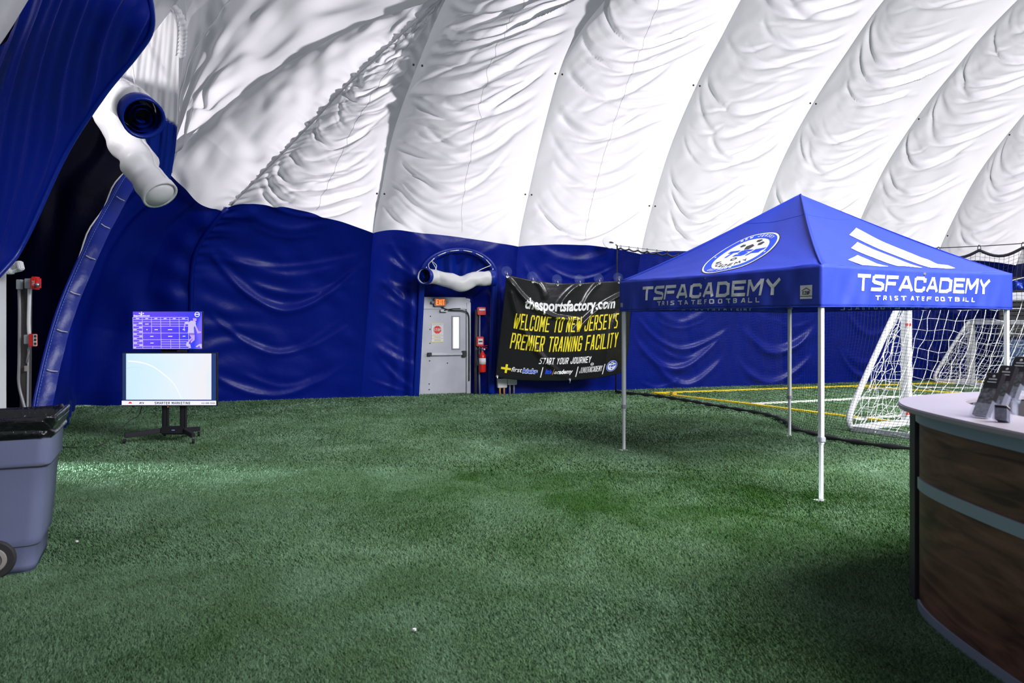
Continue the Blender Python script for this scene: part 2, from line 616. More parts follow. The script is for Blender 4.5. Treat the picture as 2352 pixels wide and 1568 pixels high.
# ================================================================== DOME SKIN
WU = np.array([0.947, 0.321, 0.0])       # along the side wall
WN = np.array([0.321, -0.947, 0.0])      # into the dome
EYE = np.array([0.0, 3.0, 2.0])
PROF = [(0, 0), (.45, 1.7), (.95, 3.3), (1.5, 4.35), (2.3, 5.5), (3.3, 6.5), (4.2, 7.2), (5.2, 7.9), (7, 8.8), (9, 9.5), (11.5, 10.0)]
wall_back = empty('wall_back', (0, 18, 0), 'long inflated dome side wall, blue below and white above', 'wall', kind='structure')
wall_left = empty('wall_left', (-8, 14, 0), 'gathered blue end wall of the dome by the entrance', 'wall', kind='structure')
ceiling = empty('ceiling', (0, 12, 6), 'white dome membrane sweeping overhead toward the entrance', 'ceiling', kind='structure')

NV = 400


def regular(bx, by):
    return crv([np.array([bx, by, 0]) + t * WN + np.array([0, 0, h]) for t, h in PROF], NV)


SEAMS = {}
SEAMS['A'] = pxc([(436, 925, 16.0), (438, 720, 15.6), (446, 590, 15.2), (490, 515, 14.95), (537, 464, 14.8), (600, 400, 14.4), (700, 298, 13.8),
                  (800, 192, 13.1), (900, 97, 12.5), (1008, 2, 11.95), (1080, -70, 11.4), (1140, -150, 10.9)], NV)
SEAMS['1'] = pxc([(830, 912, 17.2), (846, 700, 16.7), (858, 530, 16.2), (875, 440, 15.6), (905, 300, 14.7), (970, 122, 13.0), (1023, 0, 12.0),
                  (1085, -95, 11.3), (1150, -180, 10.8)], NV)
SEAMS['2'] = pxc([(1178, 905.5, 18.0), (1182, 740, 17.9), (1190, 570, 17.7), (1215, 440, 17.2), (1250, 290, 16.4), (1290, 150, 15.4), (1335, 70, 14.6),
                  (1390, 0, 13.7), (1480, -110, 12.2), (1600, -280, 10.4)], NV)
for k, b in zip('34567890', [(2.72, 19.05), (5.56, 20.1), (8.4, 21.1), (11.24, 22.05), (14.1, 23.05), (16.95, 24.0), (19.8, 25.0), (22.6, 25.9)]):
    SEAMS[k] = regular(*b)


def v_at(seam, h):
    z = seam[:, 2]
    i = int(np.argmax(z >= h))
    return i / (len(seam) - 1)


HB = {'A': 3.88, '1': 3.50, '2': 3.36, '3': 3.24}
OPEN_C, OPEN_W = 0.60, 0.245            # the emergency-exit opening in panel 1-2, in panel widths


def panel(ka, kb, seed, nu=92, n1=120, n2=400, bulge=0.38, blue_folds=9, white_folds=30, ruffle=0.0, cut=False, stitch=None):
    rng = np.random.default_rng(seed)
    A, B = SEAMS[ka], SEAMS[kb]
    va, vb = v_at(A, HB.get(ka, 3.28)), v_at(B, HB.get(kb, 3.28))
    u = np.linspace(0, 1, nu)
    vbu = va + (vb - va) * u
    rows = np.concatenate([np.linspace(0, 1, n1), 1 + np.linspace(0, 1, n2)[1:]])[:, None]
    V = np.where(rows <= 1, rows * vbu[None], vbu[None] + (rows - 1) * (1 - vbu[None]))
    idx = V * (NV - 1)
    U = np.broadcast_to(u[None], V.shape)

    def samp(S):
        return np.stack([np.interp(idx, np.arange(NV), S[:, k]) for k in range(3)], 2)

    g = samp(A) * (1 - U[..., None]) + samp(B) * U[..., None]
    nrm = normals(g, EYE)
    L = np.linalg.norm(np.diff(A, axis=0), axis=1).sum() * 0.5 + np.linalg.norm(np.diff(B, axis=0), axis=1).sum() * 0.5
    width = np.linalg.norm(samp(A) - samp(B), axis=2)
    Wm = 3.2
    Vm, Um = V * L, U * Wm
    hump = (4 * U * (1 - U)) ** 0.85
    z = g[..., 2]
    bl = bulge * (width / 3.2) * np.clip(0.15 + z / 3.5, 0, 1)
    disp = -bl * hump
    edge = np.clip(np.minimum(U, 1 - U) * 9, 0, 1)
    scale = np.clip(width / 3.0, 0.35, 1)
    vbm = float(np.mean(vbu)) * L
    # creases hang level: measure them by height along the panel's middle
    jm = nu // 2
    Vf = np.interp(z, np.maximum.accumulate(z[:, jm]), Vm[:, jm])
    if ka in 'A1':
        bz = np.clip((z - 4.3) / 1.2, 0, 1)
        Vf = Vf * (1 - bz) + Vm * bz
    wf = smiles(Um, Vf, Wm, L - vbm, int(white_folds * 0.62), rng, amp=(0.045, 0.125), th=(0.06, 0.11), sag=(0.7, 1.25), span=(0.28, 0.48), vr=(vbm / (L - vbm), vbm / (L - vbm) + 0.86))
    wf += smiles(Um, Vf, Wm, L - vbm, white_folds * 2, rng, amp=(0.010, 0.036), th=(0.035, 0.07), sag=(0.4, 1.0), span=(0.15, 0.42), vr=(vbm / (L - vbm), vbm / (L - vbm) + 0.9))
    bf = smiles(Um, Vf, Wm, vbm, blue_folds, rng, amp=(0.02, 0.075), th=(0.08, 0.18), sag=(0.5, 1.2), span=(0.3, 0.55))
    bf += smiles(Um, Vf, Wm, vbm, blue_folds, rng, amp=(0.006, 0.02), th=(0.04, 0.09), sag=(0.3, 0.9), span=(0.2, 0.5))
    blend = np.clip((Vm - vbu[None] * L) / 0.35 + 0.5, 0, 1)
    disp += edge * scale * (wf * blend + bf * (1 - blend))
    disp += edge * 0.008 * vnoise(V.shape, 60, 10, rng) + edge * 0.012 * vnoise(V.shape, 26, 6, rng)
    if ruffle:
        ph = Vm * 34 + 2.0 * vnoise(V.shape, 30, 4, rng)
        near = np.exp(-(U * Wm * scale) / 0.22)
        disp += ruffle * near * np.sin(ph) * np.clip((V - vbu[None] * 0.55) * 8, 0, 1)
        ph2 = Vm * 13 + 5.0 * U + 2.5 * vnoise(V.shape, 18, 4, rng)
        disp += 0.9 * ruffle * np.exp(-(U * Wm * scale) / 0.8) * np.sin(ph2) * np.clip(U * 12, 0, 1)
    mask = None
    if cut:
        s = (U - OPEN_C) / OPEN_W
        hh = np.clip((z - 2.66) / 0.62, 0, 1)
        lim = np.where(z < 2.66, 1.0, np.sqrt(np.clip(1 - hh * hh, 0, 1)))
        inside = (np.abs(s) < lim) & (z < 3.28)
        dist = np.hypot(np.clip(np.abs(s) - 1.0, 0, 9) * 0.85, np.clip(z - 3.25, 0, 9))
        damp = np.clip(dist / 0.8, 0, 1)
        damp = damp * damp * (3 - 2 * damp)
        disp = disp * (0.25 + 0.75 * damp)
        # tension folds running down beside the opening
        ring = np.exp(-((np.abs(s) - 1.25) / 0.35) ** 2) * np.clip((3.2 - z) / 1.0, 0, 1)
        disp += 0.035 * ring * np.sin(s * 15 + 0.8 * z)
        f = ~inside
        mask = f[:-1, :-1] | f[1:, 1:] | f[1:, :-1] | f[:-1, 1:]
    base = g + nrm * (-bl * hump * (0.25 if cut else 1.0))[..., None]
    g = g + nrm * disp[..., None]
    g[0, :, 2] = -0.06
    MB().grid(g[:n1], None if mask is None else mask[:n1 - 1]).build('skirt_panel', 'blue_fabric', wall_back, smooth=True)
    MB().grid(g[n1 - 1:], None if mask is None else mask[n1 - 1:]).build('membrane_panel', 'white_fabric', wall_back, smooth=True)
    if stitch:
        j = int(stitch * (nu - 1))
        MB().tube(g[n1 + 4:-10:2, j] + nrm[n1 + 4:-10:2, j] * 0.003, 0.0035, 4).build('stitched_seam', 'seam_dark', wall_back, smooth=True)
    return g, base, nrm, z


# panels from the entrance corner toward the field
panel('A', '1', 11, ruffle=0.035, white_folds=26, blue_folds=5, bulge=0.42, stitch=0.62)
G12, BASE12, NRM12, Z12 = panel('1', '2', 12, cut=True, bulge=0.5, white_folds=26, stitch=0.62)
panel('2', '3', 13, white_folds=30, blue_folds=4, bulge=0.42, stitch=0.55)
panel('3', '4', 14, white_folds=32, blue_folds=6)
panel('4', '5', 15, white_folds=32, blue_folds=6, nu=72)
panel('5', '6', 16, white_folds=32, blue_folds=5, nu=64)
panel('6', '7', 17, white_folds=28, blue_folds=5, nu=56)
panel('7', '8', 18, white_folds=24, blue_folds=5, nu=44, n1=70, n2=160)
panel('8', '9', 19, white_folds=20, blue_folds=4, nu=36, n1=60, n2=130)
panel('9', '0', 20, white_folds=16, blue_folds=4, nu=36, n1=60, n2=130)


def seam_welt(S, v0, v1, r, m, parent, name='seam_welt', off=0.012):
    i0, i1 = int(v0 * (NV - 1)), int(v1 * (NV - 1))
    pts = S[i0:i1:6]
    pts = pts + (EYE - pts) / np.linalg.norm(EYE - pts, axis=1, keepdims=True) * off
    return MB().tube(pts, r, 5).build(name, m, parent, smooth=True)


seam_welt(SEAMS['A'], v_at(SEAMS['A'], 0.6), v_at(SEAMS['A'], 3.86), 0.05, 'blue_fabric', wall_back)
seam_welt(SEAMS['A'], v_at(SEAMS['A'], 3.9), 0.96, 0.022, 'white_fabric', wall_back)


# paired bolts beside the seams
def bolt(p):
    n = EYE - p
    n /= np.linalg.norm(n)
    MB().lathe(p + n * 0.01, [(0.020, 0.0), (0.020, 0.014), (0.010, 0.020)], 10, n).build('cable_bolt', 'rivet', wall_back)


for k, hs in (('1', (4.25, 6.05)), ('2', (4.5, 6.65)), ('3', (4.3, 6.5)), ('4', (4.2, 6.45)), ('5', (6.4, 8.3)), ('6', (4.0, 6.3))):
    S = SEAMS[k]
    for h in hs:
        i = int(v_at(S, h) * (NV - 1))
        for sg in ((-0.075, 0.075) if k in '1234' else (0.07,)):
            bolt(S[i] + WU * sg + np.array([0, 0, -0.012]))


# ---------------------------------------------------------------- corner gores by the entrance
def patch(name, m, parent, bot, top, left, right, nu, nv, disp=None, thick=0.0):
    def cv(c, n):
        return crv(c[:: max(1, len(c) // 60)], n) if isinstance(c, np.ndarray) else pxc(c, n)
    b, t, l, r = cv(bot, nu), cv(top, nu), cv(left, nv), cv(right, nv)
    g = coons(b, t, l, r)
    nr = normals(g, EYE)
    u = np.broadcast_to(np.linspace(0, 1, nu)[None], (nv, nu))
    v = np.broadcast_to(np.linspace(0, 1, nv)[:, None], (nv, nu))
    if disp is not None:
        g = g + nr * disp(u, v)[..., None]
    o = MB().grid(g).build(name, m, parent, smooth=True, thick=thick)
    return o, g, nr


r5 = np.random.default_rng(5)


# white gore between the ruffled seam and the next one
def d_ab(u, v):
    rg = np.random.default_rng(51)
    e = np.clip(np.minimum(u, 1 - u) * 8, 0, 1)
    d = -0.22 * 4 * u * (1 - u) * np.clip(v * 6, 0, 1) * np.clip((1 - v) * 2.5, 0.1, 1)
    # long soft folds falling from the upper seam, gathers along the ruffled one
    d = d + e * 0.05 * np.sin(24 * v + 3 * u + 1.5 * vnoise(u.shape, 14, 3, rg)) * np.clip(v * 3 - 0.3, 0, 1) * np.exp(-((u - .55) / .3) ** 2)
    d = d + 0.028 * np.sin(150 * v + 2 * vnoise(u.shape, 24, 3, rg)) * np.exp(-(1 - u) * 14)
    d = d + e * 0.02 * vnoise(u.shape, 18, 5, rg)
    return d


SA = SEAMS['A']
KA = int(v_at(SA, 3.78) * (NV - 1))          # where the white gore starts on that seam
KT = int(0.93 * (NV - 1))
JA, JT = SA[KA], SA[KT]


def topx(p):
    return (p[0] * F / p[1] + CX, HY - (p[2] - CZ) * F / p[1], p[1])


Aup = SA[KA:KT + 1]
Bup = [(386, 396, 13.6), (400, 356, 13.35), (465, 293, 12.9), (538, 229, 12.6), (645, 154, 12.25), (716, 115, 12.05), (795, 71, 11.85), (894, 34, 11.7),
       (985, 0, 11.6), (1060, -60, 11.3)]
patch('membrane_panel', 'white_fabric', wall_left,
      [(386, 396, 13.6), (420, 428, 14.0), (460, 468, 14.5), topx(JA)], [(1060, -60, 11.3), topx(JT)], Bup, Aup, 60, 260, d_ab)


# grey overhead gore from that seam across to the entrance arch
def d_gore(u, v):
    rg = np.random.default_rng(52)
    d = -0.35 * 4 * u * (1 - u) * (4 * v * (1 - v))
    fan = np.sin(30 * u * (0.6 + v) + 3.0 * vnoise(u.shape, 6, 5, rg)) * np.exp(-(v / 0.28) ** 2)
    d = d + 0.055 * fan * np.clip(u * 8, 0, 1)
    d = d + 0.06 * np.exp(-((u - 0.82) / 0.10) ** 2) * np.sin(26 * v + 2 * vnoise(u.shape, 10, 3, rg)) * np.clip(u * 8, 0, 1) * np.clip((1 - u) * 14, 0, 1)
    d = d + 0.022 * vnoise(u.shape, 16, 12, rg) * np.clip(np.minimum(u, 1 - u) * 8, 0, 1)
    return d


Gl = [(388, 394, 13.5), (404, 330, 12.6), (412, 220, 11.6), (422, 120, 10.7), (428, 50, 10.1), (424, -40, 9.5), (450, -160, 8.9), (620, -300, 8.5), (900, -330, 9.0)]
_, GG, GN = patch('membrane_panel', 'white_fabric', ceiling, [(388, 394, 13.5), (386, 396, 13.6)], [(900, -330, 9.0), (1060, -60, 11.3)],
                  Gl, Bup, 110, 150, d_gore)
# thin weld line crossing it
path = []
for i in range(70):
    t = i / 69
    v = 0.24 + 0.50 * t
    u = 0.02 + 0.66 * t - 0.12 * t * t
    path.append(GG[int(v * 149), int(u * 109)] + GN[int(v * 149), int(u * 109)] * 0.015)
MB().tube(crv(path[::6], 80), 0.009, 5).build('weld_seam', 'seam', ceiling, smooth=True)


# blue corner skirt between seam A and the laced hem of the entrance arch
HEM = [(66, 1010, 10.8), (82, 900, 10.95), (128, 722, 11.4), (196, 560, 11.9), (246, 465, 12.4), (296, 386, 12.9), (388, 300, 13.3)]


def d_corner(u, v):
    rg = np.random.default_rng(53)
    d = -0.30 * np.sin(np.pi * u) * np.clip(v * 3, 0.2, 1)
    wv = 0.5 * vnoise(u.shape, 5, 3, rg)
    d = d + 0.075 * np.sin(34 * u + 2.2 * v + 1.5 * wv) * np.clip((u - 0.02) * 10, 0, 1) * (1 - 0.4 * v)
    d = d + 0.03 * np.sin(75 * u - 5 * v + 2 * wv) * np.exp(-((u - .25) / .25) ** 2)
    d = d + 0.05 * np.sin(46 * v + 10 * u) * np.exp(-(1 - u) * 10) * np.clip(v * 3 - 0.6, 0, 1)
    return d * np.clip((1 - u) * 22, 0, 1)


patch('skirt_panel', 'blue_fabric', wall_left,
      [(66, 1010, 10.8), (140, 996, 11.6), (152, 980, 12.3), (182, 936, 15.0), (300, 929, 15.5), (436, 925, 16.0)],
      [(388, 300, 13.3), (386, 398, 13.62), (420, 429, 14.02), (460, 469, 14.52), topx(JA)],
      HEM, SA[:KA + 1], 150, 150, d_corner)

# hem band with its lacing
hem = pxc(HEM, 120)
ta = np.gradient(hem, axis=0)
ta /= np.linalg.norm(ta, axis=1, keepdims=True)
tow = EYE - hem
tow /= np.linalg.norm(tow, axis=1, keepdims=True)
sd = np.cross(ta, tow)
sd /= np.linalg.norm(sd, axis=1, keepdims=True)
if sd[60][0] < 0:
    sd = -sd
wv = np.linspace(0, 1, 9)
band = np.stack([hem + sd * (0.23 * k) + tow * (0.05 + 0.015 * math.sin(math.pi * k)) for k in wv], 1)
band += tow[:, None, :] * (0.012 * np.sin(np.linspace(0, 60, 120))[:, None, None] * wv[None, :, None])
MB().grid(band).build('hem_band', 'blue_hem', wall_left, smooth=True)
MB().tube(hem + tow * 0.06, 0.028, 8).build('hem_cord', 'blue_hem', wall_left, smooth=True)
stc = MB()
for i in range(2, 110):
    for k in (0.1,):
        p = hem[i] + sd[i] * 0.03 + tow[i] * 0.088
        stc.tube([p - ta[i] * 0.018, p + ta[i] * 0.018], 0.005, 4)
so = stc.build('hem_stitching', mat('pale_blue_thread', (0.10, 0.22, 0.75), 0.6), wall_left)
so['kind'] = 'stuff'
for i in range(8, 112, 13):
    p = hem[i] + tow[i] * 0.10
    MB().tube([p + sd[i] * 0.06, p + sd[i] * 0.12 + ta[i] * -0.01, p + sd[i] * 0.20], 0.007, 5).build('lacing_tie', 'rope', wall_left, smooth=True)
ro = [hem[i] - sd[i] * (0.03 + 0.02 * math.sin(i * 0.3)) + tow[i] * 0.07 for i in range(58, 112, 3)]
MB().tube(ro, 0.012, 6).build('lacing_rope', 'rope', wall_left, smooth=True)


# sleeve behind the arch, shade painted into its colour, leading to the entrance door
def d_sleeve(u, v):
    rg = np.random.default_rng(54)
    return 0.07 * np.sin(40 * u + 14 * v + 2 * vnoise(u.shape, 6, 4, rg)) * np.clip((1 - u) * 5, 0, 1)


SL_L = [(-330, 960, 14.5), (-330, 500, 14.5), (-60, -60, 14.5)]
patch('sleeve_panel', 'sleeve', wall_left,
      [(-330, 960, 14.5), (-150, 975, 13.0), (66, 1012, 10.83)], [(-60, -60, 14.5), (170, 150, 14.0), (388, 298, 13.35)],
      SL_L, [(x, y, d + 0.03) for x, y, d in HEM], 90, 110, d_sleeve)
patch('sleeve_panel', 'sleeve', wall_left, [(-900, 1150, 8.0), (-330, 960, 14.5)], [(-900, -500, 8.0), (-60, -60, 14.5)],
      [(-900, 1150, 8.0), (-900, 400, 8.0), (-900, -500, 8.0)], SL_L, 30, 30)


# near blue curtain sweeping down from above on the left
def d_flap(u, v):
    rg = np.random.default_rng(55)
    wv = vnoise(u.shape, 4, 3, rg)
    g = FLAP_BASE
    x = g[..., 0] / g[..., 1] * F + CX
    y = HY - (g[..., 2] - CZ) / g[..., 1] * F
    k = np.clip((x + 0.4 * y) / 340.0, 0.0, 1.1)
    ph = x + y * (0.02 + 0.46 * k * k)
    amp = np.clip((1 - u) * 9, 0, 1) * (0.020 + 0.012 * k) * np.clip(1.3 - y / 620.0, 0.15, 1)
    d = amp * np.sin(ph / 60.0 * 2 * np.pi / 1.15 + 0.5 * wv) + 0.5 * amp * np.sin(ph / 27.0 * 2 * np.pi / 1.2 + 1.2 * wv + 1)
    return d - 0.20 * np.sin(np.pi * np.clip(u, 0, 1)) * np.sin(np.pi * np.clip(v, 0, 1))


FL_R = [(-170, 800, 7.1), (0, 628, 7.6), (56, 552, 7.8), (150, 352, 7.9), (238, 216, 7.8), (310, 128, 7.7), (345, 75, 7.6), (348, 22, 7.45), (330, -40, 7.3), (250, -200, 6.9)]
FL_L = [(-420, 700, 5.6), (-300, 460, 5.7), (-120, 260, 5.8), (0, 104, 5.9), (66, -2, 6.0), (130, -110, 6.1), (190, -230, 6.2)]
FLAP_BASE = coons(pxc([(-420, 700, 5.6), (-170, 800, 7.1)], 120), pxc([(190, -230, 6.2), (250, -200, 6.9)], 120), pxc(FL_L, 140), pxc(FL_R, 140))
flap, FG, FN = patch('curtain_panel', 'blue_fabric', wall_left, [(-420, 700, 5.6), (-170, 800, 7.1)], [(190, -230, 6.2), (250, -200, 6.9)],
                     FL_L, FL_R, 120, 140, d_flap)
patch('curtain_panel', 'white_fabric', wall_left, [(-900, 500, 4.6), (-420, 700, 5.6)], [(-100, -420, 5.4), (190, -230, 6.2)],
      [(-900, 500, 4.6), (-500, 100, 5.0), (-100, -420, 5.4)], FL_L, 40, 60,
      lambda u, v: 0.03 * np.sin(16 * u + 4 * v))
# rolled edge of the near curtain
er = pxc(FL_R, 100)
MB().tube(er, 0.03, 8).build('curtain_edge', 'blue_hem', wall_left, smooth=True)
# pale membrane strip between the curtain and the arch crown
patch('membrane_strip', 'white_fabric', ceiling, [(300, 140, 9.0), (335, 88, 9.3)], [(330, -200, 8.0), (480, -120, 9.4)],
      [(300, 140, 9.0), (322, 40, 8.6), (330, -60, 8.2), (330, -200, 8.0)], [(335, 88, 9.3), (372, 42, 9.7), (408, -2, 9.9), (480, -120, 9.4)], 30, 40,
      lambda u, v: 0.03 * np.sin(20 * u + 3 * v) - 0.1 * np.sin(np.pi * u))

# crown of the entrance arch: gathered white collar with lacing
crown = pxc([(398, 14, 9.85), (412, 34, 9.9), (420, 62, 10.0), (419, 96, 10.2), (416, 130, 10.4)], 40)
MB().tube(crown, [0.05 + 0.008 * math.sin(i * 1.9) for i in range(40)], 10).build('arch_collar', 'curtain_white', wall_left, smooth=True)
MB().tube(crown + np.array([-0.05, -0.05, 0.0]), 0.012, 6).build('lacing_rope', 'rope', wall_left, smooth=True)
# ================================================================== LETTERING
_C = [(1, .80), (1, .87), (.80, 1), (.20, 1), (0, .87), (0, .13), (.20, 0), (.80, 0), (1, .13), (1, .20)]
GL = {
    'A': [[(0, 0), (.40, 1), (.60, 1), (1, 0)], [(.18, .28), (.82, .28)]],
    'B': [[(0, 0), (0, 1), (.8, 1), (1, .88), (1, .64), (.82, .53), (0, .53)], [(.82, .53), (1, .42), (1, .12), (.8, 0), (0, 0)]],
    'C': [_C],
    'D': [[(0, 0), (0, 1), (.72, 1), (1, .84), (1, .16), (.72, 0), (0, 0)]],
    'E': [[(1, 1), (0, 1), (0, 0), (1, 0)], [(0, .52), (.86, .52)]],
    'F': [[(1, 1), (0, 1), (0, 0)], [(0, .50), (.86, .50)]],
    'G': [_C[:-1] + [(1, .46), (.52, .46)]],
    'H': [[(0, 0), (0, 1)], [(1, 0), (1, 1)], [(0, .52), (1, .52)]],
    'I': [[(.5, 0), (.5, 1)]],
    'J': [[(1, 1), (1, .13), (.8, 0), (.2, 0), (0, .13), (0, .3)]],
    'K': [[(0, 0), (0, 1)], [(1, 1), (.1, .48), (1, 0)]],
    'L': [[(0, 1), (0, 0), (1, 0)]],
    'M': [[(0, 0), (0, 1), (.08, 1), (.5, .30), (.92, 1), (1, 1), (1, 0)]],
    'N': [[(0, 0), (0, 1), (.06, 1), (.94, 0), (1, 0), (1, 1)]],
    'O': [[(.18, 0), (0, .12), (0, .88), (.18, 1), (.82, 1), (1, .88), (1, .12), (.82, 0), (.18, 0)]],
    'P': [[(0, 0), (0, 1), (.8, 1), (1, .88), (1, .56), (.8, .44), (0, .44)]],
    'R': [[(0, 0), (0, 1), (.8, 1), (1, .88), (1, .58), (.8, .46), (0, .46)], [(.5, .46), (1, 0)]],
    'S': [[(1, 1), (.16, 1), (0, .88), (0, .68), (.16, .56), (.84, .44), (1, .32), (1, .12), (.84, 0), (0, 0)]],
    'T': [[(0, 1), (1, 1)], [(.5, 1), (.5, 0)]],
    'U': [[(0, 1), (0, .12), (.18, 0), (.82, 0), (1, .12), (1, 1)]],
    'V': [[(0, 1), (.46, 0), (.54, 0), (1, 1)]],
    'W': [[(0, 1), (.2, 0), (.28, 0), (.5, .72), (.72, 0), (.8, 0), (1, 1)]],
    'X': [[(0, 0), (1, 1)], [(0, 1), (1, 0)]],
    'Y': [[(0, 1), (.5, .46), (1, 1)], [(.5, .46), (.5, 0)]],
    'Z': [[(0, 1), (1, 1), (0, 0), (1, 0)]],
    "'": [[(.5, 1), (.42, .74)]],
    '0': [[(.18, 0), (0, .12), (0, .88), (.18, 1), (.82, 1), (1, .88), (1, .12), (.82, 0), (.18, 0)]],
    '2': [[(0, .8), (0, .88), (.18, 1), (.82, 1), (1, .88), (1, .62), (0, .12), (0, 0), (1, 0)]],
    '4': [[(.75, 0), (.75, 1), (0, .3), (1, .3)]],
    '1': [[(.25, .8), (.5, 1), (.5, 0)]],
    '5': [[(1, 1), (0, 1), (0, .58), (.8, .58), (1, .46), (1, .12), (.8, 0), (.2, 0), (0, .12)]],
    '8': [[(.2, .53), (0, .64), (0, .88), (.2, 1), (.8, 1), (1, .88), (1, .64), (.8, .53), (.2, .53), (0, .42), (0, .12), (.2, 0), (.8, 0), (1, .12), (1, .42), (.8, .53)]],
    '-': [[(.1, .5), (.9, .5)]],
    '.': [[(.4, .04), (.6, .04)]],
    '/': [[(0, 0), (1, 1)]],
}
NARROW = {'I': 0.28, "'": 0.3, '.': 0.3, ' ': 0.55, '1': .5}
WIDE = {'M': 1.18, 'W': 1.35}


def block_text(txt, height, cw, th, gap, shear=0.0, slabs=None):
    """2D strokes lettering; returns list of quads (4 points) and total width"""
    quads = []
    x = 0.0
    for ch in txt:
        wch = cw * NARROW.get(ch, WIDE.get(ch, 1.0))
        for line in GL.get(ch, []):
            pts = [np.array([x + th / 2 + px * (wch - th), th / 2 + py * (height - th)]) for px, py in line]
            for a, b in zip(pts[:-1], pts[1:]):
                d = b - a
                ln = np.linalg.norm(d)
                if ln < 1e-6:
                    continue
                d /= ln
                n = np.array([-d[1], d[0]]) * th / 2
                ext = th / 2 * (0.98 if abs(d[0]) < 0.02 or abs(d[1]) < 0.02 else 0.45)
                q = [a - d * ext - n, b + d * ext - n, b + d * ext + n, a - d * ext + n]
                q = [np.array([p[0], min(max(p[1], 0), height)]) for p in q]
                quads.append(q)
        x += wch + gap
    x -= gap
    if shear:
        quads = [[np.array([p[0] + shear * p[1], p[1]]) for p in q] for q in quads]
    return quads, x


def font_text(txt, size, bold=0.0, shear=0.0, sx=1.0):
    c = bpy.data.curves.new('lettering', 'FONT')
    c.body = txt
    c.size = size
    c.offset = bold
    c.shear = shear
    c.resolution_u = 3
    o = bpy.data.objects.new('lettering', c)
    COL.objects.link(o)
    dg = bpy.context.evaluated_depsgraph_get()
    me = o.evaluated_get(dg).to_mesh()
    vs = np.array([v.co[:2] for v in me.vertices])
    polys = [[vs[i] * np.array([sx, 1.0]) for i in p.vertices] for p in me.polygons]
    o.evaluated_get(dg).to_mesh_clear()
    bpy.data.objects.remove(o)
    bpy.data.curves.remove(c)
    allv = np.concatenate([np.array(p) for p in polys])
    mn, mx = allv.min(0), allv.max(0)
    polys = [[p - np.array([mn[0], 0]) for p in q] for q in polys]
    return polys, mx[0] - mn[0]


def disc2(c, r, n=40, r0=None, sx=1.0):
    out = []
    for i in range(n):
        a0, a1 = 2 * math.pi * i / n, 2 * math.pi * (i + 1) / n
        p0, p1 = np.array([math.cos(a0) * sx, math.sin(a0)]), np.array([math.cos(a1) * sx, math.sin(a1)])
        c_ = np.array(c)
        if r0 is None:
            out.append([c_, c_ + p0 * r, c_ + p1 * r])
        else:
            out.append([c_ + p0 * r0, c_ + p0 * r, c_ + p1 * r, c_ + p1 * r0])
    return out


def shift(polys, dx, dy, s=1.0, sy=None):
    sy = s if sy is None else sy
    return [[np.array([p[0] * s + dx, p[1] * sy + dy]) for p in q] for q in polys]


def arc_text(txt, c, r, a_mid, height, cw, th, gap, inside=False):
    """letters set around a circle; a_mid in degrees, inside=True reads along the bottom"""
    quads, wt = block_text(txt, height, cw, th, gap)
    out = []
    for q in quads:
        nq = []
        for p in q:
            s = (p[0] - wt / 2) / r
            if inside:
                a = math.radians(a_mid) + s
                rr = r - p[1] + height / 2
            else:
                a = math.radians(a_mid) - s
                rr = r + p[1] - height / 2
            nq.append(np.array([c[0] + rr * math.cos(a), c[1] + rr * math.sin(a)]))
        out.append(nq)
    return out


def decal(name, polys, func, m, parent, maxlen=0.12):
    """map flat lettering onto a surface"""
    bm = bmesh.new()
    for q in polys:
        vs = [bm.verts.new((p[0], p[1], 0)) for p in q]
        try:
            bm.faces.new(vs)
        except ValueError:
            pass
    for _ in range(4):
        es = [e for e in bm.edges if e.calc_length() > maxlen]
        if not es:
            break
        bmesh.ops.subdivide_edges(bm, edges=es, cuts=1, use_grid_fill=True)
    bmesh.ops.triangulate(bm, faces=bm.faces)
    bm.verts.ensure_lookup_table()
    b = MB()
    for i, v in enumerate(bm.verts):
        v.index = i
    b.add([func(v.co.x, v.co.y) for v in bm.verts], [tuple(v.index for v in f.verts) for f in bm.faces])
    bm.free()
    return b.build(name, m, parent)


def plane_map(o, ex, ey, off=(0, 0, 0)):
    o, ex, ey, off = (np.array(t, float) for t in (o, ex, ey, off))
    return lambda x, y: o + ex * x + ey * y + off


# ================================================================== EMERGENCY EXIT
DC = np.array([-1.60, 17.92, 0.0])            # foot of the door, middle
ZV = np.array([0, 0, 1.0])


def dpt(s, h, t=0.0):
    """door frame coordinates: s along the wall, h up, t toward the room"""
    return DC + WU * s + ZV * h + WN * t


DAX = (WU, WN, ZV)


def dbox(b, s, h, t, ws, hs, ts):
    return b.box(dpt(s, h, t), (ws, ts, hs), (WU, WN, ZV))


def uh(u, h, off=0.0):
    """point on panel 1-2 at width fraction u and height h"""
    j = u * (BASE12.shape[1] - 1)
    j0 = int(min(max(j, 0), BASE12.shape[1] - 2))
    fj = j - j0
    col = BASE12[:, j0] * (1 - fj) + BASE12[:, j0 + 1] * fj
    p = np.array([np.interp(h, col[:, 2], col[:, k]) for k in range(3)])
    return p + WN * off


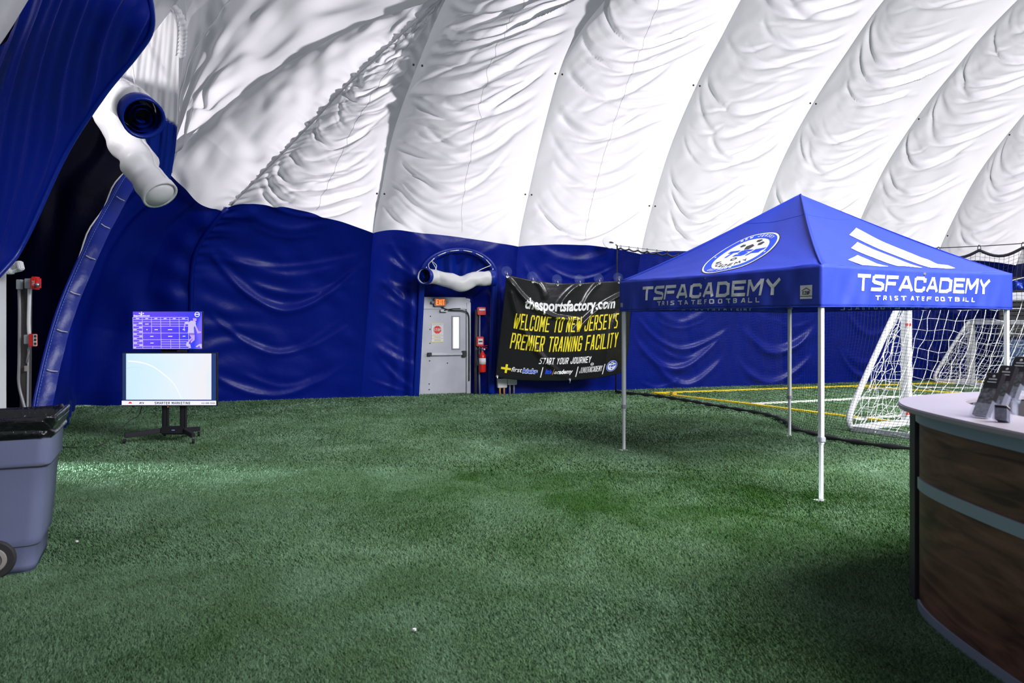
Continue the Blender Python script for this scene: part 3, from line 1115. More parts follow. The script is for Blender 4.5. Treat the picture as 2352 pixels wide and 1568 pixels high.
door1 = empty('door_1', dpt(0, 0), 'grey steel emergency exit door under the rolled white flap', 'door', kind='structure')
b = MB()
dbox(b, -0.60, 1.06, 0.0, 0.10, 2.12, 0.16)
dbox(b, 0.60, 1.06, 0.0, 0.10, 2.12, 0.16)
dbox(b, 0.0, 2.00, 0.0, 1.10, 0.07, 0.16)
b.build('door_frame', 'steel', door1, bevel=0.008)
b = MB()
pl = [(-0.65, 2.03), (0.65, 2.03), (0.65, 2.12), (0.52, 2.24), (-0.50, 2.24), (-0.65, 2.12)]
vs = [dpt(s, h, 0.06) for s, h in pl] + [dpt(s, h, -0.04) for s, h in pl]
b.add(vs, [(0, 1, 2, 3, 4, 5), (11, 10, 9, 8, 7, 6)] + [(i, i + 6, (i + 1) % 6 + 6, (i + 1) % 6) for i in range(6)])
b.build('transom_panel', 'steel', door1)
b = MB()
dbox(b, 0, 0.985, 0.01, 1.08, 1.93, 0.06)
b.build('door_leaf', 'door_paint', door1, bevel=0.006)
b = MB()
for sg in (-1, 1):
    dbox(b, 0.30 + sg * 0.085, 1.42, 0.05, 0.03, 0.78, 0.025)
    dbox(b, 0.30, 1.42 + sg * 0.375, 0.05, 0.17, 0.03, 0.025)
wf = b.build('window_frame', 'grey_box', door1)
b = MB()
dbox(b, 0.30, 1.42, 0.045, 0.14, 0.72, 0.012)
b.build('window_pane', 'window', door1)
b = MB()
dbox(b, 0.06, 0.93, 0.085, 0.78, 0.06, 0.05)
bar = b.build('panic_bar', 'steel', door1, bevel=0.008)
b = MB()
dbox(b, -0.33, 0.93, 0.085, 0.09, 0.075, 0.07)
b.build('bar_end', 'black', bar, bevel=0.006)
b = MB()
dbox(b, 0.49, 0.93, 0.09, 0.10, 0.14, 0.09)
b.build('latch_case', 'black', bar, bevel=0.01)
b = MB()
dbox(b, 0.0, 1.925, 0.10, 0.16, 0.05, 0.07)
b.build('door_closer', 'steel', door1, bevel=0.006)
MB().tube([dpt(0.0, 1.94, 0.15), dpt(0.20, 1.97, 0.17), dpt(0.42, 1.98, 0.06)], 0.012, 6).build('closer_arm', 'black_metal', door1)
for s, h in ((-.30, 1.80), (-.31, 1.50), (-.32, .78), (-.33, .25), (-.31, 1.18), (0.1, .72), (-.33, 0.12)):
    MB().lathe(dpt(s, h, 0.04), [(0.014, 0), (0.014, 0.012)], 8, WN).build('bolt_head', 'rivet', door1)
# safety notice on the leaf
nt = empty('safety_notice', dpt(-0.14, 1.42, 0.045), 'white safety notice with red STOP octagon on the exit door', 'notice')
b = MB()
dbox(b, -0.14, 1.42, 0.046, 0.28, 0.44, 0.008)
b.build('sheet', 'paper', nt)
nm = plane_map(dpt(-0.14, 1.42, 0.053), WU, ZV)
oc = [np.array([0.095 * math.cos(math.radians(22.5 + 45 * i)), 0.07 + 0.095 * math.sin(math.radians(22.5 + 45 * i))]) for i in range(8)]
decal('stop_octagon', [oc], nm, 'print_red', nt)
q, wt = block_text('STOP', 0.06, 0.034, 0.010, 0.008)
decal('stop_lettering', shift(q, -wt / 2, 0.04), plane_map(dpt(-0.14, 1.42, 0.056), WU, ZV), 'print_white', nt)
st = [[(-.135, .205), (.135, .205), (.135, .218), (-.135, .218)]]
st += [[(-.135, y), (.135, y), (.135, y + .013), (-.135, y + .013)] for y in (-.075, -.135, -.215)]
for q in st:
    decal('yellow_band', [[np.array(p) for p in q]], nm, 'print_yellow', nt)
tx = [[(-.12, .183), (.12, .183), (.12, .190), (-.12, .190)], [(-.115, -.045), (.115, -.045), (.115, -.040), (-.115, -.040)]]
tx += [[(-.07, y), (.08, y), (.08, y + .006), (-.07, y + .006)] for y in (-.095, -.11, -.16, -.175, -.19)]
for q in tx:
    decal('print_line', [[np.array(p) for p in q]], nm, 'print_grey', nt)
# exit sign
ex = empty('exit_sign', dpt(-0.10, 2.12, 0.12), 'lit orange EXIT sign above the emergency door', 'exit sign')
b = MB()
dbox(b, -0.10, 2.12, 0.12, 0.28, 0.19, 0.11)
b.build('housing', 'grey_box', ex, bevel=0.012)
b = MB()
dbox(b, -0.10, 2.12, 0.178, 0.24, 0.155, 0.008)
b.build('sign_face', 'exit_face', ex)
q, wt = block_text('EXIT', 0.125, 0.052, 0.017, 0.009)
decal('exit_lettering', shift(q, -wt / 2, -0.0625), plane_map(dpt(-0.10, 2.12, 0.186), WU, ZV), 'exit_glow', ex)
for sg in (-1, 1):
    MB().lathe(dpt(-0.10 + sg * 0.17, 2.12, 0.10), [(0.022, 0), (0.034, 0.03), (0.034, 0.06)], 12, WN).build('emergency_lamp', 'grey_box', ex)
MB().tube(crv([dpt(-.08, 2.04, .12), dpt(.02, 1.97, .12), dpt(.2, 1.94, .11), dpt(.45, 1.93, .11), dpt(.58, 1.85, .11), dpt(.60, 1.5, .11), dpt(.60, 0.3, .11)], 40), 0.014, 6).build('cable', 'black', ex, smooth=True)

# conduit with alarm devices right of the door
def cpt(a, h, t=0.0):
    return dpt(a - 0.07, h, t + 0.14)


def cbox(b, a, h, t, ws, hs, ts):
    return dbox(b, a - 0.07, h, t + 0.14, ws, hs, ts)


cn = empty('conduit_post', cpt(0.80, 0, 0.15), 'grey steel conduit post between exit door and black banner', 'conduit')
MB().tube([cpt(.78, 0, .12), cpt(.80, 1.95, .14)], 0.035, 10).build('post', 'column', cn, smooth=True)
MB().tube([cpt(.87, 0, .16), cpt(.86, 0.5, .16), cpt(.87, 1.92, .16)], 0.022, 8).build('pipe', 'conduit', cn, smooth=True)
st = empty('alarm_strobe', cpt(0.90, 1.92, 0.20), 'red fire alarm strobe above the extinguisher', 'fire alarm')
b = MB()
cbox(b, .90, 1.92, .20, .20, .18, .07)
b.build('housing', 'red', st, bevel=0.012)
b = MB()
cbox(b, .90, 1.95, .24, .15, .045, .03)
b.build('lens', 'white_plastic', st, bevel=0.006)
ps = empty('alarm_pull_station', cpt(0.86, 1.22, 0.22), 'small red and white pull station over the extinguisher', 'fire alarm')
b = MB()
cbox(b, .86, 1.22, .22, .17, .22, .06)
b.build('housing', 'red', ps, bevel=0.012)
b = MB()
cbox(b, .86, 1.22, .255, .11, .13, .015)
b.build('faceplate', 'paper', ps)
b = MB()
cbox(b, .86, 1.22, .266, .085, .03, .012)
b.build('pull_handle', 'print_dark', ps)
fe = empty('fire_extinguisher', cpt(0.90, 0.52, 0.28), 'red fire extinguisher hanging on the conduit by the exit door', 'fire extinguisher')
fc = cpt(.90, .50, .28)
MB().lathe(fc, [(0.02, 0), (0.078, 0.02), (0.082, 0.06), (0.082, 0.36), (0.07, 0.42), (0.035, 0.47), (0.028, 0.52)], 20).build('cylinder', 'red_metal', fe, smooth='auto')
MB().lathe(fc, [(0.0835, 0.20), (0.0835, 0.34)], 20).build('label_band', 'paper', fe, smooth=True)
MB().lathe(fc, [(0.03, 0.50), (0.036, 0.56), (0.02, 0.58)], 12).build('valve', 'chrome', fe)
b = MB()
b.bar(fc + np.array([-.03, 0, .60]), fc + np.array([.12, -.02, .63]), .03, .012)
b.bar(fc + np.array([-.03, 0, .57]), fc + np.array([.11, -.02, .58]), .03, .012)
b.build('lever', 'red_metal', fe)
MB().tube(crv([fc + np.array([0, 0, .56]), fc + np.array([-.11, -.02, .54]), fc + np.array([-.13, -.03, .40]), fc + np.array([-.10, -.06, .16])], 20), 0.014, 8).build('hose', 'black', fe, smooth=True)
MB().lathe(fc + np.array([.05, -.08, .545]), [(0.02, 0), (0.02, 0.012)], 12, (0, -1, 0)).build('gauge', 'white_plastic', fe)
for k, (s, h, lab, zz) in enumerate(((1.26, 0.26, 'small grey junction box on orange conduits near exit door', 0), (1.50, 0.32, 'small grey junction box nearest the black banner', 1))):
    jb = empty('junction_box', dpt(s, 0, .55), lab, 'junction box', 'electrical boxes at the wall foot')
    b = MB()
    dbox(b, s, h, .55, .22, .20, .10)
    b.build('box', 'white_plastic', jb, bevel=0.01)
    for g in (-.05, .05):
        MB().tube([dpt(s + g, 0, .55), dpt(s + g, h - .08, .55)], 0.022, 8).build('conduit', mat('orange_conduit', (.6, .28, .03), .5) if k == 0 else 'conduit', jb, smooth=True)

# sleeve of blue vinyl from the wall opening back to the door frame
NP_ = 90


def opening(k):
    t = k / (NP_ - 1)
    if t < 0.36:
        return -1.0, 2.66 * t / 0.36
    if t > 0.64:
        return 1.0, 2.66 * (1 - t) / 0.36
    a = math.pi * (1 - (t - 0.36) / 0.28)
    return math.cos(a), 2.66 + 0.60 * math.sin(a)


edge, frm = [], []
for k in range(NP_):
    s, h = opening(k)
    edge.append(uh(OPEN_C + OPEN_W * s, max(h, 0.0), 0.015))
    frm.append(dpt(0.66 * s, min(max(h, 0.0), 2.2 + 0.0 * h) if h < 2.2 else 2.2 + 0.04 * math.sqrt(1 - s * s), -0.02))
edge, frm = np.array(edge), np.array(frm)
rg = np.random.default_rng(61)
lay = []
for j in range(14):
    q = j / 13
    base = edge * (1 - q) + frm * q
    cen = np.array([base[:, 0].mean(), base[:, 1].mean(), 1.2])
    out = base - cen
    out[:, 1] = 0
    out /= np.linalg.norm(out, axis=1, keepdims=True)
    wob = 0.05 * np.sin(np.arange(NP_) * 0.9 + 2 * np.sin(q * 4)) * math.sin(math.pi * q)
    lay.append(base + out * (wob + 0.10 * math.sin(math.pi * q))[:, None])
MB().grid(np.array(lay)).build('door_sleeve', 'blue_fabric', wall_back, smooth=True)
MB().tube(edge, 0.055, 8).build('opening_hem', 'blue_hem', wall_back, smooth=True)
fl_ = np.array([uh(OPEN_C + OPEN_W * s_ * 1.10, max(h_, 0.0) + (0.06 if h_ > 2.6 else 0), 0.03) for s_, h_ in (opening(k) for k in range(NP_))])
MB().grid(np.stack([edge + WN * 0.03, (edge + fl_) / 2 + WN * 0.05, fl_ + WN * 0.01], 0)).build('hem_band', 'blue_hem', wall_back, smooth=True)
# white lacing along the crown
for k in range(33, 58, 3):
    p = edge[k] + WN * 0.075
    q = edge[k + 2] + WN * 0.075
    MB().tube([p, (p + q) / 2 + WN * 0.01, q], 0.011, 5).build('lacing_cord', 'rope', wall_back, smooth=True)

# gathered blue drop inside the crown of the arch
cr_, nn = [], 48
top = np.array([edge[int(33 + (57 - 33) * i / (nn - 1))] for i in range(nn)])
bot = np.array([uh(OPEN_C + OPEN_W * (-0.98 + 1.96 * i / (nn - 1)), 2.60, 0.0) for i in range(nn)])
g = []
for j in range(20):
    q = j / 19
    fold = 0.05 * np.sin(np.linspace(0, 34, nn)) * (0.3 + q)
    g.append(top * (1 - q) + bot * q - WN * (0.10 * math.sin(math.pi * min(q, .5)) + 0.05) + WN * fold[:, None])
MB().grid(np.array(g)).build('gathered_drop', 'blue_hem', wall_back, smooth=True)


def vinyl_roll(name, path, r, label, m_body, m_end, cuff=0.10, seed=1, lump=0.10, spiral=True, cuffr=1.0):
    """rolled-up vinyl flap: lumpy body, coloured end cuffs, spiral of layers at the open end"""
    rg = np.random.default_rng(seed)
    pth = crv(path, 60)
    o = empty(name, pth[0], label, 'rolled flap')
    n = 28
    t = np.gradient(pth, axis=0)
    t /= np.linalg.norm(t, axis=1, keepdims=True)
    ref = np.array([0, 0, 1.0])
    vs = []
    nz = vnoise((60, n), 9, 6, rg)
    nz[:, -1] = nz[:, 0]
    for i in range(60):
        s = ref - t[i] * np.dot(ref, t[i])
        s /= np.linalg.norm(s)
        q = np.cross(t[i], s)
        e = min(i, 59 - i) / 59.0
        ring = []
        for j in range(n + 1):
            a = 2 * math.pi * j / n
            rr = r * (1 + lump * nz[i, j % n] * min(1, e * 6) + 0.012 * math.sin(i * 0.9 + j))
            ring.append(pth[i] + rr * (math.cos(a) * s + math.sin(a) * q))
        vs.append(ring)
    MB().grid(np.array(vs)).build('roll_body', m_body, o, smooth=True, thick=0.01)
    for end in (0, 59):
        d = t[end] if end else -t[end]
        s = ref - d * np.dot(ref, d)
        s /= np.linalg.norm(s)
        q = np.cross(d, s)
        c0 = pth[end]
        g = []
        for k, (dd, rr) in enumerate(((-cuff, 1.05 * cuffr), (0.02, 1.09 * cuffr), (0.022, 0.95 * cuffr), (-cuff, 0.90))):
            g.append([c0 + d * dd + r * rr * (math.cos(a) * s + math.sin(a) * q) for a in np.linspace(0, 2 * math.pi, n + 1)])
        MB().grid(np.array(g)).build('end_cuff', m_end, o, smooth=True)
        if not spiral:
            MB().lathe(c0 - d * 0.02, [(r * 1.0, 0), (r * 0.72, 0.07), (r * 0.2, 0.10)], 20, d).build('closed_end', m_body, o, smooth=True)
            continue
        sp = []
        for a in np.linspace(0, 5.2 * math.pi, 90):
            rr = r * (0.90 - 0.62 * a / (5.2 * math.pi))
            p = c0 + rr * (math.cos(a) * s + math.sin(a) * q)
            sp.append([p - d * 0.03, p - d * (cuff + 0.35 * r)])
        MB().grid(np.array(sp)).build('rolled_layers', m_end, o, smooth=True)
        MB().lathe(c0 - d * (cuff + 0.3 * r), [(r * 0.9, 0), (r * 0.9, 0.01)], 20, d).build('roll_core', 'black', o)
    return o, pth


rl = [P(974, 634, 16.45), P(1000, 636, 16.85), P(1035, 645, 16.9), P(1062, 650, 16.95), P(1090, 641, 17.05), P(1134, 638, 17.2)]
er_, rp = vinyl_roll('rolled_door_flap', rl, 0.155, 'white vinyl flap rolled up above the emergency exit door', 'curtain_white', 'blue_hem', seed=4, lump=0.09, cuffr=1.08)
for k, (a, bq) in enumerate(((36, 8), (37, 14), (53, 44), (54, 52))):
    p0 = edge[a] + WN * 0.06
    p1 = rp[bq] + ZV * 0.14 + WN * 0.06
    MB().tube(crv([p0, (p0 + p1) / 2 + WN * 0.05 + WU * (0.06 if k % 2 else -0.03), p1], 14), 0.009, 5).build('tie_cord', 'rope', er_, smooth=True)
lp = crv([edge[37] + WN * .06, edge[37] + WN * .10 + WU * .10 - ZV * .18, edge[37] + WN * .1 + WU * .12 - ZV * .30, edge[37] + WN * .1 + WU * .02 - ZV * .36, edge[37] + WN * .08 - WU * .03 - ZV * .2], 24)
MB().tube(lp, 0.009, 5).build('tie_loop', 'rope', er_, smooth=True)

# ================================================================== ENTRANCE ON THE LEFT
# white curtain hanging from the arch crown, bottom rolled up
ec = empty('entrance_curtain', P(340, 300, 11.4), 'tall bright white vinyl curtain hanging under the entrance arch', 'curtain')
b_, t_ = pxc([(280, 330, 11.0), (340, 385, 11.4), (390, 425, 11.7)], 60), pxc([(300, -20, 10.0), (360, 8, 10.1), (414, 40, 10.1)], 60)
l_, r_ = pxc([(280, 330, 11.0), (275, 150, 10.7), (300, -20, 10.0)], 60), pxc([(390, 425, 11.7), (404, 330, 11.4), (412, 180, 10.8), (414, 40, 10.1)], 60)
g = coons(b_, t_, l_, r_)
nr = normals(g, EYE)
uu = np.linspace(0, 1, 60)[None]
vv = np.linspace(0, 1, 60)[:, None]
g = g + nr * (0.014 * np.sin(24 * uu + 3 * vv) + 0.008 * np.sin(61 * uu - 4 * vv))[..., None]
k = 22
MB().grid(g[k - 1:]).build('curtain_sheet', 'curtain_white', ec, smooth=True, thick=0.008)
MB().grid(g[:k]).build('curtain_hem', 'blue_hem', ec, smooth=True, thick=0.008)
MB().tube([P(300, 90, 10.3), P(304, 150, 10.4), P(311, 205, 10.3)], 0.009, 5).build('hang_rope', 'rope', ec, smooth=True)
MB().tube(crv([P(275, 150, 10.2), P(282, 165, 10.2), P(276, 178, 10.2), P(283, 192, 10.2)], 12), 0.007, 5).build('hang_rope', 'rope', ec, smooth=True)

vinyl_roll('rolled_curtain_end', [P(250, 205, 10.9), P(285, 225, 10.2), P(306, 243, 9.7), P(329, 271, 9.2)], 0.225,
           'rolled curtain end with dark blue spiral opening facing the room', 'curtain_white', 'blue_hem', cuff=0.34, seed=9, lump=0.06)
vinyl_roll('rolled_curtain', [P(232, 232, 10.7), P(262, 275, 10.6), P(298, 340, 10.5), P(336, 400, 10.4), P(367, 446, 10.3)], 0.215,
           'long white rolled curtain slanting down beneath the blue roll', 'curtain_white', 'curtain_white', cuff=0.08, seed=12, lump=0.12, spiral=False)

# brown column with alarm devices inside the entrance
en = empty('entrance_column', P(58, 1000, 10.3), 'brown steel column inside the dark entrance', 'column')
c0, c1 = P(58, 1020, 10.3), P(61, 642, 10.3)
c0[2] = 0.0
AXE = (np.array([1.0, 0, 0]), np.array([0, 1.0, 0]), ZV)
MB().bar(c0, c1, 0.10, 0.10).build('post', 'column', en, bevel=0.006)
MB().bar(c0 + np.array([0.055, -0.05, 0]), P(65, 800, 10.25), 0.008, 0.03).build('strut_channel', 'steel', en)
cp = crv([P(44, 665, 10.22), P(45, 720, 10.2), P(44, 830, 10.2), P(43, 880, 10.2), P(52, 920, 10.2), P(64, 965, 10.2), P(66, 1010, 10.2)], 30)
MB().tube(cp, 0.020, 8).build('flexible_conduit', 'conduit', en, smooth=True)
MB().tube(crv([P(68, 662, 10.2), P(67, 700, 10.2), P(66, 740, 10.2), P(67, 768, 10.2)], 20), 0.023, 8).build('flexible_conduit', 'white_plastic', en, smooth=True)
MB().tube(crv([P(68, 795, 10.2), P(64, 820, 10.2), P(61, 835, 10.25)], 10), 0.014, 6).build('flexible_conduit', 'conduit', en, smooth=True)
b = MB().box(P(45, 653, 10.22), (0.06, 0.06, 0.13))
b.build('junction_box', 'grey_box', en, bevel=0.005)
MB().box(P(61, 846, 10.22), (0.03, 0.05, 0.07)).build('clip', 'hub', en)
a1 = empty('alarm_horn', P(76, 651, 10.15), 'red fire alarm horn at the top of the brown entrance column', 'fire alarm')
MB().box(P(68, 651, 10.17), (0.085, 0.09, 0.13)).build('back_box', 'grey_box', a1, bevel=0.006)
MB().box(P(82, 650, 10.10), (0.085, 0.14, 0.165)).build('housing', 'red', a1, bevel=0.02)
MB().lathe(P(86, 654, 10.02), [(0.03, 0), (0.024, 0.03)], 14, (0.3, -1, 0)).build('lamp', 'chrome', a1, smooth=True)
q, wt = block_text('FIRE', 0.03, 0.016, 0.005, 0.004)
decal('fire_lettering', [[np.array([-p[1], p[0]]) for p in qq] for qq in shift(q, -wt / 2, 0)], plane_map(P(79, 650, 10.025), (1, 0, 0), (0, 0, 1)), 'print_white', a1)
a2 = empty('alarm_pull_station', P(73, 780, 10.15), 'red and white pull station halfway up the entrance column', 'fire alarm')
MB().box(P(65, 779, 10.17), (0.075, 0.08, 0.12)).build('back_box', 'grey_box', a2, bevel=0.006)
MB().box(P(76, 781, 10.12), (0.085, 0.07, 0.165)).build('housing', 'red', a2, bevel=0.008)
MB().box(P(80.5, 781, 10.08), (0.042, 0.012, 0.15)).build('faceplate', 'paper', a2)
for yy in (772, 780, 789):
    MB().box(P(81, yy, 10.07), (0.03, 0.006, 0.03)).build('pull_marking', 'print_dark', a2)
# white entrance door frame, mostly out of view
door2 = empty('door_2', P(-60, 1020, 9.9), 'white entrance door frame at the left edge', 'door', kind='structure')
dx0, dx1 = P(7, 0, 9.95)[0], P(7, 0, 9.95)[0]
b = MB()
b.box((dx0 - 0.045, 9.95, 1.15), (0.09, 0.14, 2.30))
b.box((dx0 - 1.15, 9.95, 1.15), (0.09, 0.14, 2.30))
b.box((dx0 - 0.6, 9.95, 2.255), (1.02, 0.14, 0.09))
b.build('door_frame', 'white_paint', door2, bevel=0.006)
b = MB()
b.box((dx0 - 0.6, 9.97, 0.45), (1.0, 0.05, 0.90))
b.box((dx0 - 0.14, 9.97, 1.55), (0.10, 0.05, 1.3))
b.box((dx0 - 1.05, 9.97, 1.55), (0.10, 0.05, 1.3))
b.build('door_leaf', 'white_paint', door2, bevel=0.004)
MB().box((dx0 - 0.6, 9.97, 1.55), (0.81, 0.012, 1.3)).build('window_pane', 'window', door2)
for hz in (1.55, 0.55):
    MB().box((dx0 - 0.01, 9.87, hz), (0.02, 0.012, 0.12)).build('hinge', 'chrome', door2)
el = empty('emergency_light', P(38, 612, 9.75), 'white twin emergency light fixture above the entrance door frame', 'light fixture')
ax = (np.array([0.94, 0, 0.24]), np.array([0, 1, 0.0]), np.array([-0.24, 0, 0.94]))
pe = P(34, 614, 9.8)
MB().box(pe, (0.17, 0.09, 0.13), ax).build('housing', 'white_plastic', el, bevel=0.015)
MB().box(pe + ax[0] * 0.09 - ax[1] * 0.02, (0.045, 0.10, 0.12), ax).build('lamp_head', 'white_paint', el, bevel=0.012)
MB().box(pe - ax[0] * 0.06 - ax[1] * 0.02, (0.07, 0.11, 0.15), ax).build('lamp_head', 'white_paint', el, bevel=0.012)
MB().lathe(pe - ax[1] * 0.045 + ax[0] * 0.015, [(0.03, 0), (0.028, 0.012)], 14, -ax[1]).build('test_button', 'grey_box', el)
MB().bar(pe - ax[0] * 0.1, np.array([dx0 - 0.05, 9.93, 2.28]), 0.04, 0.03).build('bracket', 'white_plastic', el)
# ================================================================== BANNER
BN = 110
bt = pxc([(1163, 631, 17.05), (1220, 643, 17.25), (1275, 650, 17.4), (1330, 650, 17.6), (1380, 647, 17.75), (1425, 645, 17.9), (1461, 646, 18.0)], BN)
bb = pxc([(1138, 866, 17.35), (1200, 873, 17.5), (1290, 874, 17.75), (1370, 868, 18.0), (1420, 858, 18.15), (1437, 850, 18.2)], BN)
bl_ = pxc([(1138, 866, 17.35), (1147, 780, 17.25), (1157, 690, 17.12), (1163, 631, 17.05)], BN)
br_ = pxc([(1437, 850, 18.2), (1444, 790, 18.1), (1449, 710, 18.05), (1461, 646, 18.0)], BN)
BG = coons(bb, bt, bl_, br_)
BNR = normals(BG, EYE)
BU, BV = np.meshgrid(np.linspace(0, 1, BN), np.linspace(0, 1, BN))


def crease(u0, v0, u1, v1, bow, amp, th):
    """ridge from (u0,v0) to (u1,v1), bowed sideways"""
    dx, dy = u1 - u0, v1 - v0
    ln = math.hypot(dx, dy)
    t = ((BU - u0) * dx + (BV - v0) * dy) / ln ** 2
    n = ((BU - u0) * -dy + (BV - v0) * dx) / ln
    n = n - bow * 4 * np.clip(t, 0, 1) * (1 - np.clip(t, 0, 1))
    return amp * np.exp(-(n / th) ** 2) * np.clip(t * 8, 0, 1) * np.clip((1 - t) * 5, 0, 1)


bd = crease(0.0, 1.0, 0.62, 0.62, -0.10, 0.085, 0.020) + crease(1.02, 0.92, 0.50, 0.40, -0.07, 0.075, 0.020)
bd += crease(0.02, 0.98, 0.55, 0.0, -0.10, 0.06, 0.022) + crease(0.56, 1.0, 0.40, 0.66, -0.04, 0.05, 0.022)
bd += crease(0.72, 1.0, 0.60, 0.70, -0.03, 0.04, 0.02) + crease(0.22, 1.0, 0.30, 0.82, 0.02, 0.035, 0.02) + crease(0.9, 0.7, 0.82, 0.1, -0.03, 0.03, 0.02)
bd += 0.03 * np.sin(BU * 16) * BV ** 3 + 0.06 * np.sin(np.pi * BU) * np.sin(np.pi * BV)
BG = BG + BNR * bd[..., None]
bn = empty('welcome_banner', BG[0, BN // 2], 'large creased black vinyl banner with yellow welcome lettering', 'banner')
MB().grid(BG).build('banner_sheet', 'banner_black', bn, smooth=True, thick=0.006)


def bmap(u, v, off=0.013):
    x, y = min(max(u, 0), 1) * (BN - 1), min(max(v, 0), 1) * (BN - 1)
    i, j = int(min(y, BN - 2)), int(min(x, BN - 2))
    fy, fx = y - i, x - j

    def s(G):
        return (G[i, j] * (1 - fx) + G[i, j + 1] * fx) * (1 - fy) + (G[i + 1, j] * (1 - fx) + G[i + 1, j + 1] * fx) * fy
    return s(BG) + s(BNR) * off


BW, BH = 3.05, 2.30


def bfun(x, y):
    return bmap(x / BW, y / BH)


def fit(polys, wt, x0, x1, y, sy=1.0):
    s = (x1 - x0) / wt
    return [[np.array([x0 + p[0] * s, y + p[1] * sy]) for p in q] for q in polys]


q, wt = font_text('thesportsfactory.com', 0.36, bold=0.012)
decal('website_lettering', fit(q, wt, 0.47, 2.62, 1.66, 0.95), bfun, 'print_white', bn, 0.05)
q, wt = block_text("WELCOME TO NEW JERSEY'S", 0.36, 0.125, 0.036, 0.032, shear=0.10)
decal('headline_lettering', fit(q, wt, 0.26, 2.72, 1.16), bfun, 'print_yellow', bn, 0.05)
q, wt = block_text('PREMIER TRAINING FACILITY', 0.36, 0.125, 0.036, 0.030, shear=0.10)
decal('headline_lettering', fit(q, wt, 0.24, 2.74, 0.70), bfun, 'print_yellow', bn, 0.05)
q, wt = block_text('START YOUR JOURNEY', 0.155, 0.085, 0.026, 0.020, shear=0.2)
decal('tagline_lettering', fit(q, wt, 0.92, 2.12, 0.405), bfun, 'print_white', bn, 0.05)
q = [[(0.10, .205), (0.32, .205), (0.32, .255), (0.10, .255)], [(0.185, .13), (0.235, .13), (0.245, .33), (0.195, .33)]]
decal('plus_mark', [[np.array(p) for p in s] for s in q], bfun, 'print_yellow', bn)
q, wt = font_text('first', 0.15, bold=0.002, shear=0.25)
decal('programme_lettering', fit(q, wt, 0.33, 0.57, 0.185), bfun, 'print_white', bn)
q, wt = font_text('kicks', 0.155, bold=0.010, shear=0.15)
decal('programme_outline', fit(q, wt, 0.575, 0.92, 0.172, 1.06), lambda x, y: bmap(x / BW, y / BH, 0.011), 'print_white', bn)
q, wt = font_text('kicks', 0.15, bold=0.003, shear=0.15)
decal('programme_lettering', fit(q, wt, 0.585, 0.91, 0.18), lambda x, y: bmap(x / BW, y / BH, 0.016), 'print_blue', bn)
for x in (0.985, 1.80, 2.44):
    decal('divider_bar', [[np.array(p) for p in ((x, .08), (x + .022, .08), (x + .052, .33), (x + .03, .33))]], bfun, 'print_white', bn)
q, wt = font_text('little', 0.15, bold=0.006, shear=0.2)
decal('programme_lettering', fit(q, wt, 1.09, 1.24, 0.175), bfun, 'print_blue', bn)
decal('orange_bar', [[np.array(p) for p in ((1.252, .15), (1.266, .15), (1.286, .30), (1.272, .30))]], bfun, 'print_orange', bn)
q, wt = font_text('academy', 0.14, bold=0.005, shear=0.2)
decal('programme_lettering', fit(q, wt, 1.29, 1.73, 0.175), bfun, 'print_white', bn)
q, wt = block_text('JUNIOR', 0.14, 0.055, 0.012, 0.016, shear=0.15)
decal('programme_lettering', fit(q, wt, 1.88, 2.12, 0.165), bfun, 'print_white', bn)
q, wt = block_text('ACADEMY', 0.14, 0.055, 0.019, 0.012, shear=0.15)
decal('programme_lettering', fit(q, wt, 2.125, 2.42, 0.165), bfun, 'print_white', bn)
decal('small_crest', disc2((2.17, .36), 0.038, 24, 0.029), bfun, 'print_white', bn)
decal('small_crest', [[np.array(p) for p in ((2.138, .352), (2.202, .352), (2.202, .37), (2.138, .37))]], bfun, 'print_white', bn)
decal('crest_disc', disc2((2.66, .245), 0.135, 32), bfun, 'print_white', bn)
decal('crest_ring', disc2((2.66, .245), 0.128, 32, 0.105), lambda x, y: bmap(x / BW, y / BH, .017), 'print_blue', bn)
q, wt = block_text('TSF', 0.05, 0.055, 0.018, 0.008, shear=0.3)
decal('crest_lettering', fit(q, wt, 2.575, 2.745, 0.225), lambda x, y: bmap(x / BW, y / BH, .017), 'print_blue', bn)
for cx_, cy_ in ((2.66, .31), (2.62, .33), (2.71, .325), (2.66, .185)):
    decal('crest_ball', disc2((cx_, cy_), 0.018, 8), lambda x, y: bmap(x / BW, y / BH, .017), 'print_dark', bn)
# grommets, clear wall patches and clips
for u, v in ((0.005, 0.985), (0.20, 0.985), (0.385, 0.985), (0.555, 0.985), (0.71, 0.985), (0.86, 0.985), (0.55, 0.012), (0.01, 0.012)):
    p = bmap(u, v, 0.012)
    up = ZV * (0.07 if v > 0.5 else -0.07)
    MB().lathe(p, [(0.028, 0), (0.028, 0.012)], 14, WN).build('grommet', 'chrome', bn)
    MB().tube([p + WN * 0.01, p + up * 0.6 + WN * 0.02, p + up * 1.2], 0.012, 6).build('hanging_clip', 'chrome', bn)
    if v > 0.5:
        MB().lathe(p + up * 1.6 - WN * 0.03, [(0.125, 0), (0.125, 0.006), (0.05, 0.014)], 24, WN + ZV * 0.2).build('wall_patch', 'clear_disc', bn, smooth=True)

